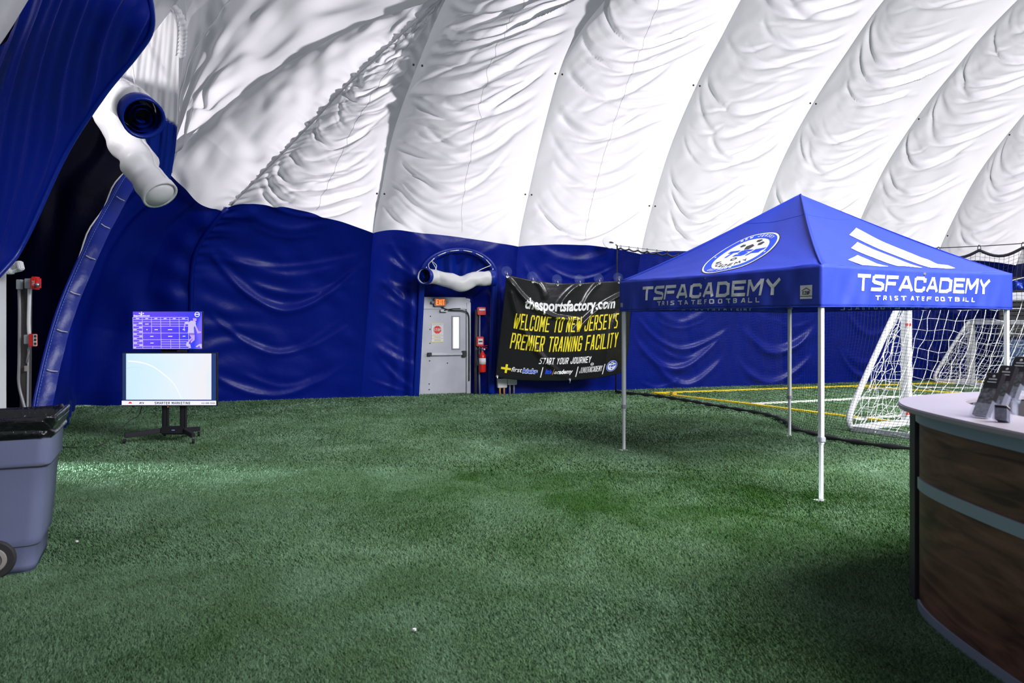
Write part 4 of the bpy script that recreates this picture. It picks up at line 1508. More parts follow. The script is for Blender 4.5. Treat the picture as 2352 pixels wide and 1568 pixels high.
# ================================================================== CANOPY TENT
TN, TL, TB, TR = (np.array(p) for p in ((2.868, 7.18), (1.418, 10.06), (4.06, 11.34), (5.44, 8.46)))
ZB, ZE = 1.80, 2.19
PK = np.array([3.45, 9.26, 3.18])
tent = empty('canopy_tent', (3.45, 9.26, 0), 'royal blue pop-up canopy tent on white legs with white lettering', 'canopy tent')
TC = np.array([3.45, 9.26])
legs = {}
for nm, p in (('N', TN), ('L', TL), ('B', TB), ('R', TR)):
    a = np.array([*p, 0.0])
    inw = np.array([*(TC - p), 0.0])
    inw /= np.linalg.norm(inw)
    e1 = np.array([TR[0] - TN[0], TR[1] - TN[1], 0])
    e1 /= np.linalg.norm(e1)
    e2 = np.array([-e1[1], e1[0], 0])
    c = a + inw * 0.035
    lg = MB().box(c + ZV * 1.33, (0.042, 0.042, 1.62), (e1, e2, ZV)).build('leg', 'white_paint', tent, bevel=0.003)
    MB().box(c + ZV * 0.29, (0.032, 0.032, 0.56), (e1, e2, ZV)).build('lower_leg', 'white_paint', lg, bevel=0.003)
    MB().box(c + ZV * 0.565, (0.062, 0.062, 0.05), (e1, e2, ZV)).build('slider_bracket', 'grey_box', lg, bevel=0.006)
    MB().box(c + ZV * 0.004 - e1 * 0.02, (0.11, 0.07, 0.008), (e1, e2, ZV)).build('foot_plate', 'white_paint', lg)
    MB().box(c + ZV * 1.88, (0.07, 0.07, 0.07), (e1, e2, ZV)).build('truss_bracket', 'grey_box', lg, bevel=0.008)
    legs[nm] = c
# scissor trusses around the eaves and up to the centre
for a, b2 in (('L', 'N'), ('N', 'R'), ('R', 'B'), ('B', 'L')):
    A3, B3 = legs[a], legs[b2]
    mid = (A3 + B3) / 2
    for s0, s1 in ((A3, mid), (mid, B3)):
        MB().bar(s0 + ZV * 2.13, s1 + ZV * 1.88, 0.014, 0.026).build('truss_bar', 'white_paint', tent)
        MB().bar(s0 + ZV * 1.88, s1 + ZV * 2.13, 0.014, 0.026).build('truss_bar', 'white_paint', tent)
for a in legs.values():
    m_ = (a + np.array([*TC, 0])) / 2
    MB().bar(a + ZV * 2.12, m_ + ZV * 2.32, 0.014, 0.026).build('roof_strut', 'white_paint', tent)
    MB().bar(m_ + ZV * 2.32, np.array([*TC, 2.35]), 0.014, 0.026).build('roof_strut', 'white_paint', tent)
MB().tube([(TC[0], TC[1], 2.25), (TC[0], TC[1], 3.12)], 0.022, 8).build('centre_pole', 'white_paint', tent)


def canopy_face(a, b2):
    A3, B3 = np.array([*a, ZE]), np.array([*b2, ZE])
    e = B3 - A3
    ln = np.linalg.norm(e)
    e = e / ln
    n = np.cross(e, PK - A3)
    n /= np.linalg.norm(n)
    if n[2] < 0:
        n = -n
    pu = np.dot(PK - A3, e)
    up = PK - A3 - e * pu
    pv = np.linalg.norm(up)
    up /= pv

    def pt(u, v, off=0.0):
        """u along the eave, v up the slope, metres"""
        t = min(max(v / pv, 0.0), 1.0)
        lo, hi = pu * t, ln + (pu - ln) * t
        s = (u - lo) / max(hi - lo, 1e-6)
        s_ = min(max(s, 0), 1)
        inner = 4 * s_ * (1 - s_)
        sag = (0.075 * math.sin(math.pi * t ** 0.75) + 0.0) * (0.45 + 0.55 * inner) + 0.02 * inner * (1 - t)
        # pulls radiating from the eave corners
        rp_ = 0.010 * math.sin(26 * math.atan2(v + 0.02, u + 0.02)) * math.exp(-math.hypot(u, v) / 0.6)
        rp_ += 0.010 * math.sin(26 * math.atan2(v + 0.02, ln - u + 0.02)) * math.exp(-math.hypot(ln - u, v) / 0.6)
        rp_ += 0.004 * math.sin(11 * u + 5 * v) * inner
        hip = -0.0
        return A3 + e * u + up * v + n * (-sag + rp_ * min(1, s_ * 12, (1 - s_) * 12) + off)

    g = np.zeros((34, 34, 3))
    for i in range(34):
        t = i / 33
        for j in range(34):
            lo, hi = pu * t, ln + (pu - ln) * t
            g[i, j] = pt(lo + (hi - lo) * j / 33, pv * t)
    return g, pt, pu, pv, ln


def valance(a, b2, seed):
    A3, B3 = np.array([*a, 0.0]), np.array([*b2, 0.0])
    e = B3 - A3
    ln = np.linalg.norm(e)
    e = e / ln
    n = np.array([e[1], -e[0], 0])
    if np.dot(n[:2], A3[:2] - TC) < 0:
        n = -n
    rg = np.random.default_rng(seed)
    ph = rg.uniform(0, 6, 6)

    def pt(s, z, off=0.0):
        q = (ZE - z) / (ZE - ZB)
        x = s / ln
        ed = min(1, x * 10, (1 - x) * 10)
        wv = (0.012 * math.sin(9 * s + ph[0] + 2.2 * q) + 0.008 * math.sin(17 * s + ph[1] - 3 * q) + 0.006 * math.sin(31 * s + ph[2] + 5 * q)) * (0.25 + q) * max(ed, 0.15)
        zz = z - 0.016 * math.sin(math.pi * x) * (1 - q) * 0 + (0.02 * math.sin(math.pi * x)) * (q - 0.6)
        return A3 + e * s + n * (wv + off + 0.012) + ZV * zz

    g = np.zeros((14, 90, 3))
    for i in range(14):
        for j in range(90):
            g[i, j] = pt(-0.014 + (ln + 0.028) * j / 89, ZB + (ZE - ZB) * i / 13)
    return g, pt, ln


faces = {}
for key, a, b2 in (('left', TL, TN), ('right', TN, TR), ('back_right', TR, TB), ('back_left', TB, TL)):
    g, pt, pu, pv, ln = canopy_face(a, b2)
    o = MB().grid(g).build('canopy_panel', 'tent_blue', tent, smooth=True, thick=0.004)
    vg, vpt, vln = valance(a, b2, {'left': 1, 'right': 2, 'back_right': 3, 'back_left': 4}[key])
    vo = MB().grid(vg).build('valance', 'tent_blue', tent, smooth=True, thick=0.004)
    MB().tube(vg[0], 0.006, 5).build('valance_hem', 'tent_blue', vo, smooth=True)
    faces[key] = (o, pt, vo, vpt, vln, pu, pv, ln)
    if key in ('left', 'right'):
        MB().tube([g[i, 0] + ZV * 0.004 for i in range(34)], 0.010, 6).build('hip_seam', 'tent_blue', tent, smooth=True)
        MB().tube([pt(pu * .70 + (ln + (pu - ln) * .70 - pu * .70) * k / 20, pv * .70, .003) for k in range(21)], 0.0025, 4).build('cross_seam', 'print_blue', o, smooth=True)
        MB().lathe(pt(ln / 2, -0.0) - np.array([0, 0.02, 0.03]), [(0.018, 0), (0.014, 0.02)], 12, (0, -1, 0)).build('corner_button', 'chrome', tent)


def big_text(x0, x1, z0, z1, cw=0.235, th=0.043):
    q, wt = block_text('TSFACADEMY', 1.0, cw * 4.9, th * 4.9, 0.17, shear=0.0)
    # a wider word gap after TSF
    return [[np.array([x0 + p[0] / wt * (x1 - x0) + (p[1] * 0.03), z0 + p[1] * (z1 - z0)]) for p in s] for s in q]


for key, x0, x1, z0, z1, s0, s1, y0, y1 in (('left', .47, 2.72, 1.925, 2.10, .76, 2.48, 1.853, 1.906), ('right', .43, 2.47, 1.955, 2.12, .72, 2.25, 1.866, 1.912),
                                           ('back_right', .45, 2.45, 1.945, 2.11, .70, 2.26, 1.815, 1.862), ('back_left', .45, 2.5, 1.945, 2.11, .70, 2.26, 1.815, 1.862)):
    o, pt, vo, vpt, vln, pu, pv, ln = faces[key]
    back = key.startswith('back')
    dec = big_text(x0, x1, z0, z1)
    q2, wt = block_text('TRISTATEFOOTBALL', 1.0, 0.80, 0.20, 0.62)
    q2 = [[np.array([s0 + p[0] / wt * (s1 - s0), y0 + p[1] * (y1 - y0)]) for p in s] for s in q2]
    decal('team_lettering', dec, lambda x, y: vpt(x, y, 0.006), 'print_white', vo, 0.10)
    decal('club_lettering', q2, lambda x, y: vpt(x, y, 0.006), 'print_white', vo, 0.10)
    if back:   # the print shows through on the inside
        decal('club_lettering', q2, lambda x, y: vpt(x, y, -0.006), 'print_white', vo, 0.10)

# round crest on the left slope
o, pt, vo, vpt, vln, pu, pv, ln = faces['left']
cc, R0 = (1.66, 0.53), 0.47
for nm, polys, off, m_ in (
        ('crest_edge', disc2(cc, R0, 56), 0.006, 'print_dark'), ('crest_white', disc2(cc, R0 * 0.975, 56), 0.009, 'print_white'),
        ('crest_ring', disc2(cc, R0 * 0.93, 56, R0 * 0.74), 0.012, 'print_blue'),
        ('crest_lettering', arc_text('NEW JERSEY', cc, R0 * 0.835, 90, 0.048, 0.032, 0.009, 0.026), 0.016, 'print_white'),
        ('crest_lettering', arc_text('EST 2005', cc, R0 * 0.835, 270, 0.048, 0.032, 0.009, 0.020, True), 0.016, 'print_white'),
        ('crest_lettering', arc_text('ACADEMY', cc, R0 * 0.57, 270, 0.075, 0.058, 0.014, 0.024, True), 0.012, 'print_dark')):
    decal(nm, polys, lambda x, y, of=off: pt(x, y, of), m_, o, 0.08)
q, wt = block_text('TSF', 0.14, 0.17, 0.042, 0.028, shear=0.35)
decal('crest_lettering', shift(q, cc[0] - 0.29, cc[1] - 0.045), lambda x, y: pt(x, y, 0.012), 'print_blue', o, 0.08)


def pent(c, r, a0, n=5, sq=1.0):
    return [np.array([c[0] + r * math.cos(a0 + 2 * math.pi * i / n), c[1] + sq * r * math.sin(a0 + 2 * math.pi * i / n)]) for i in range(n)]


for c, r, a0, sq in (((cc[0], cc[1] + 0.16), .065, math.pi / 2, 1), ((cc[0] + .13, cc[1] + .22), .05, .4, .8), ((cc[0] - .13, cc[1] + .20), .045, .9, .7), ((cc[0] + .05, cc[1] + .29), .05, .1, .55)):
    decal('crest_ball', [pent(c, r, a0, 5, sq)], lambda x, y: pt(x, y, 0.012), 'print_dark', o)
decal('crest_ball', disc2((cc[0], cc[1] - 0.115), 0.034, 20, 0.018, 1.4), lambda x, y: pt(x, y, 0.012), 'print_dark', o)
for sg in (-1, 1):
    decal('crest_star', disc2((cc[0] + sg * R0 * .835, cc[1] - 0.02), 0.014, 8), lambda x, y: pt(x, y, 0.016), 'print_white', o)
# maker's patch on the left valance
px0, px1, pz0, pz1 = 2.985, 3.135, 1.875, 2.005
decal('maker_patch', [[np.array(p) for p in ((px0, pz0), (px1, pz0), (px1, pz1), (px0, pz1))]], lambda x, y: vpt(x, y, .006), 'paper', vo)
decal('maker_band', [[np.array(p) for p in ((px0, pz0 + .022), (px1, pz0 + .022), (px1, pz0 + .028), (px0, pz0 + .028))]], lambda x, y: vpt(x, y, .009), 'print_dark', vo)
q, wt = block_text('EZUP', 0.034, 0.020, 0.007, 0.004)
decal('maker_lettering', shift(q, (px0 + px1) / 2 - wt / 2, pz0 + .040), lambda x, y: vpt(x, y, .009), 'print_dark', vo)
xm = (px0 + px1) / 2
decal('maker_roof', [[np.array(p) for p in ((xm - .06, pz0 + .078), (xm, pz0 + .108), (xm, pz0 + .100), (xm - .05, pz0 + .076))],
                     [np.array(p) for p in ((xm + .06, pz0 + .078), (xm + .05, pz0 + .076), (xm, pz0 + .100), (xm, pz0 + .108))]], lambda x, y: vpt(x, y, .009), 'print_dark', vo)
# three slanted stripes on the right slope
o, pt, vo, vpt, vln, pu, pv, ln = faces['right']
ST = [[(1.445, 1.093), (1.548, 0.784), (1.776, 0.404), (1.842, 0.352), (1.871, 0.23), (2.005, 0.202), (2.064, 0.132), (1.925, 0.111), (1.644, 0.113), (1.14, 0.895)],
      [(1.106, 0.734), (1.34, 0.354), (1.448, 0.208), (1.523, 0.116), (1.317, 0.133), (1.134, 0.109), (0.787, 0.526)],
      [(0.756, 0.367), (0.884, 0.164), (0.987, 0.094), (0.741, 0.07), (0.581, 0.068), (0.47, 0.183)]]
for s in ST:
    s2 = [np.array([x + 0.18 * min(1, y / 0.5) + .03, y + 0.03 * min(1, y / 0.5)]) for x, y in s]
    decal('printed_stripe', [s2], lambda x, y: pt(x, y, 0.008), 'print_white', o, 0.08)
# ================================================================== DIVIDER NET
NET_TOP = crv([(2.47, 18.2, 3.46), (3.40, 15.0, 3.0), (4.2, 12.0, 2.74), (4.7, 10.9, 2.67), (5.2, 10.2, 2.62), (6.1, 9.3, 2.60), (7.1, 8.5, 2.68), (8.0, 7.8, 2.8)], 241)
S_END = 12.3
foot = crv([(*fp(1414, 903), .04), (*fp(1432, 906), .04), (*fp(1500, 912.5), .04), (*fp(1580, 925), .04), (*fp(1660, 939), .04), (*fp(1740, 953), .04),
            (*fp(1788, 966), .04), (*fp(1826, 990), .04), (*fp(1842, 995), .04), (*fp(1900, 1010), .04), (*fp(1990, 1026), .04), (*fp(2095, 1038), .04),
            (*fp(2260, 1056), .04), (*fp(2450, 1075), .04), (*fp(2700, 1105), .04), (*fp(2850, 1128), .04)], 241)
topc = NET_TOP
hang = topc.copy()
clipi = list(range(4, 241, 9))
for i in range(241):
    ph = ((i - 4) % 9) / 9.0
    hang[i, 2] -= 0.05 + (0.03 + 0.07 * i / 240) * math.sin(math.pi * ph)
NQ = 64
gn = np.zeros((NQ, 241, 3))
rg = np.random.default_rng(71)
for k in range(NQ):
    q = k / (NQ - 1)
    e = 1 - (1 - q) ** 2.2
    # drapes straight down, then spills along the turf to its weighted foot
    gn[k, :, :2] = foot[:, :2] * (1 - e) + hang[:, :2] * e
    gn[k, :, 2] = 0.03 + (hang[:, 2] - 0.03) * q ** 1.15
gn[..., :2] += (0.02 * vnoise((NQ, 241), 8, 26, rg))[..., None] * np.array([0.9, 0.4])
b = MB()


def thread(pts, r):
    """thin three-sided thread"""
    b.tube(pts, r, 3, cap=False)


for j in range(0, 241):
    thread(gn[::3, j], 0.0021)
for k in range(0, NQ, 1):
    thread(gn[k, ::3], 0.0021)
dn = empty('divider_net', (topc[0][0], topc[0][1], 0), 'fine black divider net hanging from a cable behind the tent', 'net')
nm = b.build('net_mesh', 'net_black', dn)
nm['kind'] = 'stuff'
MB().tube(topc, 0.006, 6).build('cable', 'black_metal', dn, smooth=True)
MB().tube(hang, 0.020, 6, flat=0.5).build('top_hem', 'black', dn, smooth=True)
MB().tube(gn[0] + np.array([0, 0, 0.015]), [0.028 + 0.008 * math.sin(i * 0.7) for i in range(241)], 8).build('weighted_foot', 'black', dn, smooth=True)
MB().tube([topc[0], gn[NQ // 2, 0], foot[0]], 0.018, 6).build('end_rope', 'black', dn, smooth=True)
for i in clipi:
    p = topc[i]
    ring = [p + np.array([0.012 * math.cos(a), 0.012 * math.cos(a) * -1, -0.03 + 0.045 * math.sin(a)]) for a in np.linspace(0, 2 * math.pi, 11)[:-1]]
    MB().tube(ring, 0.005, 5, closed=True).build('cable_clip', 'black_metal', dn, smooth=True)
# wall anchor of the cable
an = empty('net_anchor', P(1400, 558, 18.0), 'round white wall patch anchoring the net cable', 'anchor patch')
pa = P(1399, 556, 17.9)
MB().lathe(pa, [(0.16, 0), (0.16, 0.012), (0.14, 0.02)], 28, WN + ZV * 0.35).build('patch', 'white_plastic', an, smooth='auto')
MB().tube(crv([pa + WN * 0.03, pa + WN * 0.05 + WU * 0.06 - ZV * 0.01, topc[0]], 10), 0.014, 6).build('chain', 'rivet', an)


# ================================================================== GOALS
def soccer_goal(name, label, post, side, length, height, depth, tubew, cell, seed, net_r, far=False):
    """post = foot of the visible post, side = horizontal direction from post to the back, length vector along the mouth"""
    rg = np.random.default_rng(seed)
    o = empty(name, (*post, 0), label, 'soccer goal')
    A = np.array([*post, 0.0])
    Lv = np.array([*length, 0.0])
    Sd = np.array([*side, 0.0])
    Sd /= np.linalg.norm(Sd)
    e = Lv / np.linalg.norm(Lv)
    B = A + Lv
    H = ZV * height
    wv = tubew
    for X in (A, B):
        MB().box(X + H / 2 - ZV * wv * 0.25, (wv, wv * 1.15, height), (Sd, e, ZV)).build('post', 'white_paint', o, bevel=wv * 0.08)
        back = X + Sd * depth
        sl = crv([X + H - ZV * wv * .3, X + H * 0.97 + Sd * depth * 0.12, X + Sd * depth * 0.62 + H * 0.52, X + Sd * depth * 0.97 + H * 0.18,
                  X + Sd * depth * 1.03 + H * 0.08, X + Sd * depth * 0.99 + ZV * wv * 0.6, X + Sd * depth * 0.88 + ZV * wv * .45], 40)
        MB().tube(sl, wv * 0.42, 8).build('back_stanchion', 'white_paint', o, smooth=True)
        MB().bar(X + ZV * wv * .45, X + Sd * depth * 0.92 + ZV * wv * .45, wv * .8, wv * .8).build('base_bar', 'white_paint', o, bevel=wv * 0.06)
    MB().bar(A + H - e * wv * .5, B + H + e * wv * .5, wv * 1.1, wv).build('crossbar', 'white_paint', o, bevel=wv * 0.08)
    MB().bar(A + Sd * depth * 0.98 + ZV * wv * .4, B + Sd * depth * 0.98 + ZV * wv * .4, wv * .7, wv * .7).build('ground_bar', 'steel' if not far else 'white_paint', o, bevel=wv * 0.06)

    # netting: back sheet and the two sides
    ln = np.linalg.norm(Lv)
    nx, ny = int(ln / cell), int(math.hypot(height, depth) / cell)

    def back_pt(i, j):
        u, v = i / nx, j / ny
        top = A + e * ln * u + H - Sd * 0.0
        bot = A + e * ln * u + Sd * depth + ZV * 0.04
        p = top * (1 - v) + bot * v
        sag = 0.26 * math.sin(math.pi * v) * (0.5 + 0.5 * math.sin(math.pi * u))
        return p - ZV * sag + e * 0.10 * math.sin(math.pi * v) * math.sin(5 * u + 1) + jit[i, j] * cell * 0.22

    jit = rg.standard_normal((nx + 1, ny + 1, 3)) * 0.5
    b2 = MB()
    for i in range(nx + 1):
        b2.tube([back_pt(i, j) for j in range(ny + 1)], net_r, 4, cap=False)
    for j in range(ny + 1):
        b2.tube([back_pt(i, j) for i in range(nx + 1)], net_r, 4, cap=False)
    n1 = b2.build('back_net', 'net_white', o)
    n1['kind'] = 'stuff'
    for X in (A, B):
        b3 = MB()
        m1, m2 = int(depth / cell), int(height / cell) + 1
        jj = rg.standard_normal((m1 + 1, m2 + 1, 3)) * 0.5

        def side_pt(i, j):
            v = j / m2
            wdt = depth * (1.0 - v) + 0.02
            u = i / m1
            bulge = 0.12 * math.sin(math.pi * u) * math.sin(math.pi * min(1, 1.1 * v))
            return X + Sd * wdt * u + H * v * 0.97 + ZV * 0.05 - e * bulge + jj[i, j] * cell * 0.28
        for i in range(m1 + 1):
            b3.tube([side_pt(i, j) for j in range(m2 + 1)], net_r, 4, cap=False)
        for j in range(m2 + 1):
            b3.tube([side_pt(i, j) for i in range(m1 + 1)], net_r, 4, cap=False)
        n2 = b3.build('side_net', 'net_white', o)
        n2['kind'] = 'stuff'
    return o, A, Sd, e


g1, A1, Sd1, e1_ = soccer_goal('soccer_goal', 'nearer white soccer goal behind the tent, beside the desk', (6.33, 12.44), (-0.866, -0.5), (1.60, -2.77), 2.02, 1.38, 0.115, 0.145, 5, 0.0048)
for z in (1.62, 0.20):
    MB().box(A1 + ZV * z + np.array([-0.0, -0.072, 0]) - e1_ * 0.0, (0.075, 0.012, 0.045)).build('warning_sticker', 'print_red', g1)
soccer_goal('soccer_goal', 'smaller white soccer goal far off against the blue wall', (12.62, 21.30), (-1.1, 0.05), (0.9, -2.9), 1.66, 0.95, 0.12, 0.12, 6, 0.006, far=True)
MB().lathe((11.95, 21.05, 0.004), [(0.02, 0), (0.17, 0.0), (0.17, 0.02), (0.05, 0.06), (0.03, 0.06)], 18).build('tmp', 'print_orange')
oc_ = bpy.data.objects['tmp']
oc_.name = 'training_cone'
tag(oc_, 'flat orange training cone inside the far goal', 'cone')
# things far right beyond the net
pb = empty('pale_banner', P(2330, 815, 22.2), 'pale blue wall banner behind the far goal', 'banner')
c4 = [P(2300, 850, 21.6), P(2420, 850, 21.9), P(2420, 778, 21.5), P(2305, 778, 21.2)]
MB().grid(coons(crv([c4[0], c4[1]], 12), crv([c4[3], c4[2]], 12), crv([c4[0], c4[3]], 10), crv([c4[1], c4[2]], 10))).build('sheet', 'paleblue', pb, smooth=True, thick=0.01)
for k in range(7):
    MB().lathe(P(2305 + 18 * k, 777, 21.15), [(0.03, 0), (0.03, 0.01)], 8, WN).build('grommet', 'chrome', pb)
sh = empty('slatted_shutter', P(2340, 730, 21.0), 'grey horizontal-slat shutter at the far right edge', 'shutter')
for k in range(14):
    y = 640 + k * 10
    a = P(2296 + max(0, (700 - y)) * 0.25, y, 21.3 - k * 0.02)
    c = P(2440, y, 21.6 - k * 0.02)
    MB().bar(a, c, 0.03, 0.10).build('slat', 'stretch_brown', sh, bevel=0.01)
MB().bar(P(2300, 640, 21.45), P(2296, 775, 21.35), 0.06, 0.06).build('side_rail', 'stretch_brown', sh)
bt_ = empty('bundled_tarp', P(2345, 650, 15.0), 'bunched blue tarp hanging at the right edge above the goal', 'tarp')
gt = coons(pxc([(2325, 668, 15), (2350, 664, 15), (2400, 668, 15)], 24), pxc([(2322, 646, 15), (2352, 640, 15), (2400, 632, 15)], 24),
           pxc([(2325, 668, 15), (2322, 646, 15)], 14), pxc([(2400, 668, 15), (2400, 632, 15)], 14))
gt[..., 1] += 0.08 * np.sin(np.linspace(0, 20, 24))[None] * np.cos(np.linspace(0, 3, 14))[:, None]
MB().grid(gt).build('tarp_folds', 'blue_hem', bt_, smooth=True, thick=0.02)
MB().tube([P(2322, 645, 15), P(2420, 620, 15)], 0.015, 6).build('tarp_rope', 'black', bt_)

# ================================================================== SCREENS
SD = 10.75
tvs = empty('tv_stand', P(398, 1005, SD), 'black wheeled stand with twin poles carrying both screens', 'stand')
X0 = P(398, 0, SD)[0]


def sp(x, y, dz=0.0):
    return P(x, y, SD + dz)


zt = sp(0, 800)[2]
for px in (376, 417):
    b = MB()
    xx = sp(px, 0)[0]
    b.box((xx, SD + .06, (0.16 + zt) / 2), (0.055, 0.045, zt - 0.16))
    b.box((xx - .034, SD + .06, (0.16 + zt) / 2), (0.012, 0.06, zt - 0.16))
    b.box((xx + .034, SD + .06, (0.16 + zt) / 2), (0.012, 0.06, zt - 0.16))
    b.build('pole', 'black_metal', tvs, bevel=0.004)
b = MB()
b.box((X0 - .01, SD + .04, .155), (0.34, 0.13, 0.11))
b.build('base_hub', 'black_metal', tvs, bevel=0.02)
MB().box((X0 + .01, SD - .028, .165), (0.04, 0.006, 0.01)).build('badge', 'paleblue', tvs)
ends = [(-0.57, -0.22), (-0.34, 0.50), (0.36, -0.20), (0.16, 0.48)]
for i, (ex_, ey_) in enumerate(ends):
    st_ = np.array([X0 + (-0.14 if ex_ < 0 else 0.12), SD + .04, .155])
    en_ = np.array([X0 + ex_, SD + ey_, .115])
    lg = MB().bar(st_, en_, 0.055, 0.065).build('leg', 'black_metal', tvs, bevel=0.008)
    MB().tube([en_ + ZV * -0.02, en_ - ZV * 0.07], 0.010, 6).build('caster_stem', 'chrome', lg)
    b = MB()
    for sg in (-1, 1):
        b.lathe(en_ + np.array([sg * 0.016 - 0.01 * sg, 0, -0.078]), [(0.012, -0.012), (0.036, -0.010), (0.036, 0.010), (0.012, 0.012)], 14, (1, 0.3, 0))
    b.build('caster', 'black', lg, smooth='auto')
MB().box((X0 + 0.0, SD + .03, sp(0, 806)[2]), (0.34, 0.05, 0.03)).build('upper_bracket', 'black_metal', tvs)

# lower, larger screen
t1 = empty('lower_television', sp(391, 934, -0.04), 'larger lower screen showing a pale advert and marketing strip', 'television')
x0, x1 = sp(282, 0)[0], sp(500, 0)[0]
zb, zt1 = sp(0, 932)[2], sp(0, 809)[2]
yf = SD - 0.03
MB().box(((x0 + x1) / 2, SD, (zb + zt1) / 2), (x1 - x0, 0.06, zt1 - zb)).build('case', 'black', t1, bevel=0.008)


def gradient_screen(name, stops, strength, axis='X', noise_amt=0.0, gain=1.0):
    m = bpy.data.materials.new(name)
    m.use_nodes = True
    nt = m.node_tree
    b = nt.nodes['Principled BSDF']
    b.inputs['Base Color'].default_value = (0.01, 0.01, 0.01, 1)
    b.inputs['Roughness'].default_value = 0.25
    tc = nt.nodes.new('ShaderNodeTexCoord')
    mp = nt.nodes.new('ShaderNodeMapping')
    nt.links.new(tc.outputs['Generated'], mp.inputs[0])
    n = nt.nodes.new('ShaderNodeTexNoise')
    n.inputs['Scale'].default_value = 1.6
    n.inputs['Distortion'].default_value = 1.2
    nt.links.new(mp.outputs[0], n.inputs['Vector'])
    sx_ = nt.nodes.new('ShaderNodeSeparateXYZ')
    nt.links.new(mp.outputs[0], sx_.inputs[0])
    ad = nt.nodes.new('ShaderNodeMath')
    ad.operation = 'MULTIPLY_ADD'
    nt.links.new(n.outputs['Fac'], ad.inputs[0])
    ad.inputs[1].default_value = noise_amt
    gm = nt.nodes.new('ShaderNodeMath')
    gm.operation = 'MULTIPLY'
    gm.inputs[1].default_value = gain
    nt.links.new(sx_.outputs[axis], gm.inputs[0])
    nt.links.new(gm.outputs[0], ad.inputs[2])
    cr = nt.nodes.new('ShaderNodeValToRGB')
    el_ = cr.color_ramp.elements
    el_[0].position, el_[0].color = stops[0][0], (*stops[0][1], 1)
    el_[1].position, el_[1].color = stops[-1][0], (*stops[-1][1], 1)
    for p, c in stops[1:-1]:
        z = el_.new(p)
        z.color = (*c, 1)
    nt.links.new(ad.outputs[0], cr.inputs[0])
    nt.links.new(cr.outputs[0], b.inputs['Emission Color'])
    b.inputs['Emission Strength'].default_value = strength
    return m


def srect(name, a, m, parent, y, thick=0.003):
    (px0, py0, px1, py1) = a
    k = y / SD
    p0, p1 = sp(px0, py1), sp(px1, py0)
    return MB().box(((p0[0] + p1[0]) / 2, y, (p0[2] + p1[2]) / 2), (p1[0] - p0[0], thick, p1[2] - p0[2])).build(name, m, parent)


srect('screen', (284, 811, 498, 929), gradient_screen('navy_side_bars', [(0, (.012, .03, .13)), (1, (.016, .045, .20))], 1.0), t1, yf)
adv = gradient_screen('pale_advert', [(0.0, (.60, .83, .98)), (0.35, (.70, .89, .99)), (0.6, (.82, .90, .98)), (0.85, (.90, .87, .93)), (1.0, (.72, .87, .95))], 1.0, noise_amt=0.30, gain=0.72)
srect('advert_picture', (292.5, 811.5, 487.5, 917), adv, t1, yf - 0.003)
srect('caption_strip', (282.5, 919.5, 498.5, 929.5), emis('white_strip', (.93, .92, 1.0), 1.0), t1, yf - 0.003)
ink = emis('navy_ink', (.015, .02, .12), 1.0)


def stext(txt, px0, px1, pyb, pyt, m, parent, y, th=0.2, shear=0.0):
    q, wt = block_text(txt, 1.0, 0.72, th, 0.22, shear)
    p0, p1 = sp(px0, pyb), sp(px1, pyt)
    return decal('screen_lettering', [[np.array([p0[0] + p[0] / wt * (p1[0] - p0[0]), p0[2] + p[1] * (p1[2] - p0[2])]) for p in s] for s in q],
                 lambda a, c: np.array([a, y, c]), m, parent, 1.0)


stext('SMARTER MARKETING', 358, 439, 927.6, 921.8, ink, t1, yf - 0.007)
stext('RTV', 323, 333, 927, 922.6, ink, t1, yf - 0.007, 0.3, 0.3)
stext('412-888-5454', 465, 496, 926.6, 923.2, ink, t1, yf - 0.007, 0.2)
rd = emis('red_ink', (.8, .06, .06), 1.0)
p = sp(302, 925)
decal('red_emblem', [[np.array([p[0] + .024 * math.cos(a), p[2] - .006 + .026 * math.sin(a)]) for a in np.linspace(0, math.pi, 9)]], lambda a, c: np.array([a, yf - .007, c]), rd, t1, 1.0)
cu = emis('pale_swirl', (.95, .97, 1.0), 1.0)
pts = [sp(*q) for q in ((297, 830), (325, 833), (352, 842), (378, 860), (398, 878), (412, 900), (418, 915))]
cc_ = crv(pts, 40)
decal('advert_swirl', [[cc_[i][[0, 2]], cc_[i + 1][[0, 2]], cc_[i + 1][[0, 2]] + np.array([.004, .018]), cc_[i][[0, 2]] + np.array([.004, .018])] for i in range(39)],
      lambda a, c: np.array([a, yf - .0065, c]), cu, t1, 1.0)
bl2 = emis('blue_swirl', (.55, .80, .95), 1.0)
cc_ = crv([sp(*q) for q in ((294, 846), (312, 843), (330, 846), (342, 852))], 20)
decal('advert_swirl', [[cc_[i][[0, 2]], cc_[i + 1][[0, 2]], cc_[i + 1][[0, 2]] + np.array([0, .010 * (1 - i / 19)]), cc_[i][[0, 2]] + np.array([0, .010 * (1 - i / 19)])] for i in range(19)],
      lambda a, c: np.array([a, yf - .0065, c]), bl2, t1, 1.0)
MB().box((sp(388, 0)[0], yf - .002, sp(0, 933.5)[2]), (0.012, 0.008, 0.006)).build('power_light', emis('red_led', (1.0, .15, .05), 2.0), t1)
MB().tube(crv([sp(326, 933, .05), sp(318, 955, .05), np.array([sp(305, 0)[0], SD - .1, .30]), np.array([sp(285, 0)[0] - .1, SD - .45, .02]), np.array([X0 - 1.25, SD - .62, .03]), np.array([X0 - 1.7, SD - .55, .03])], 50), 0.006, 6).build('power_cable', 'black', t1, smooth=True)

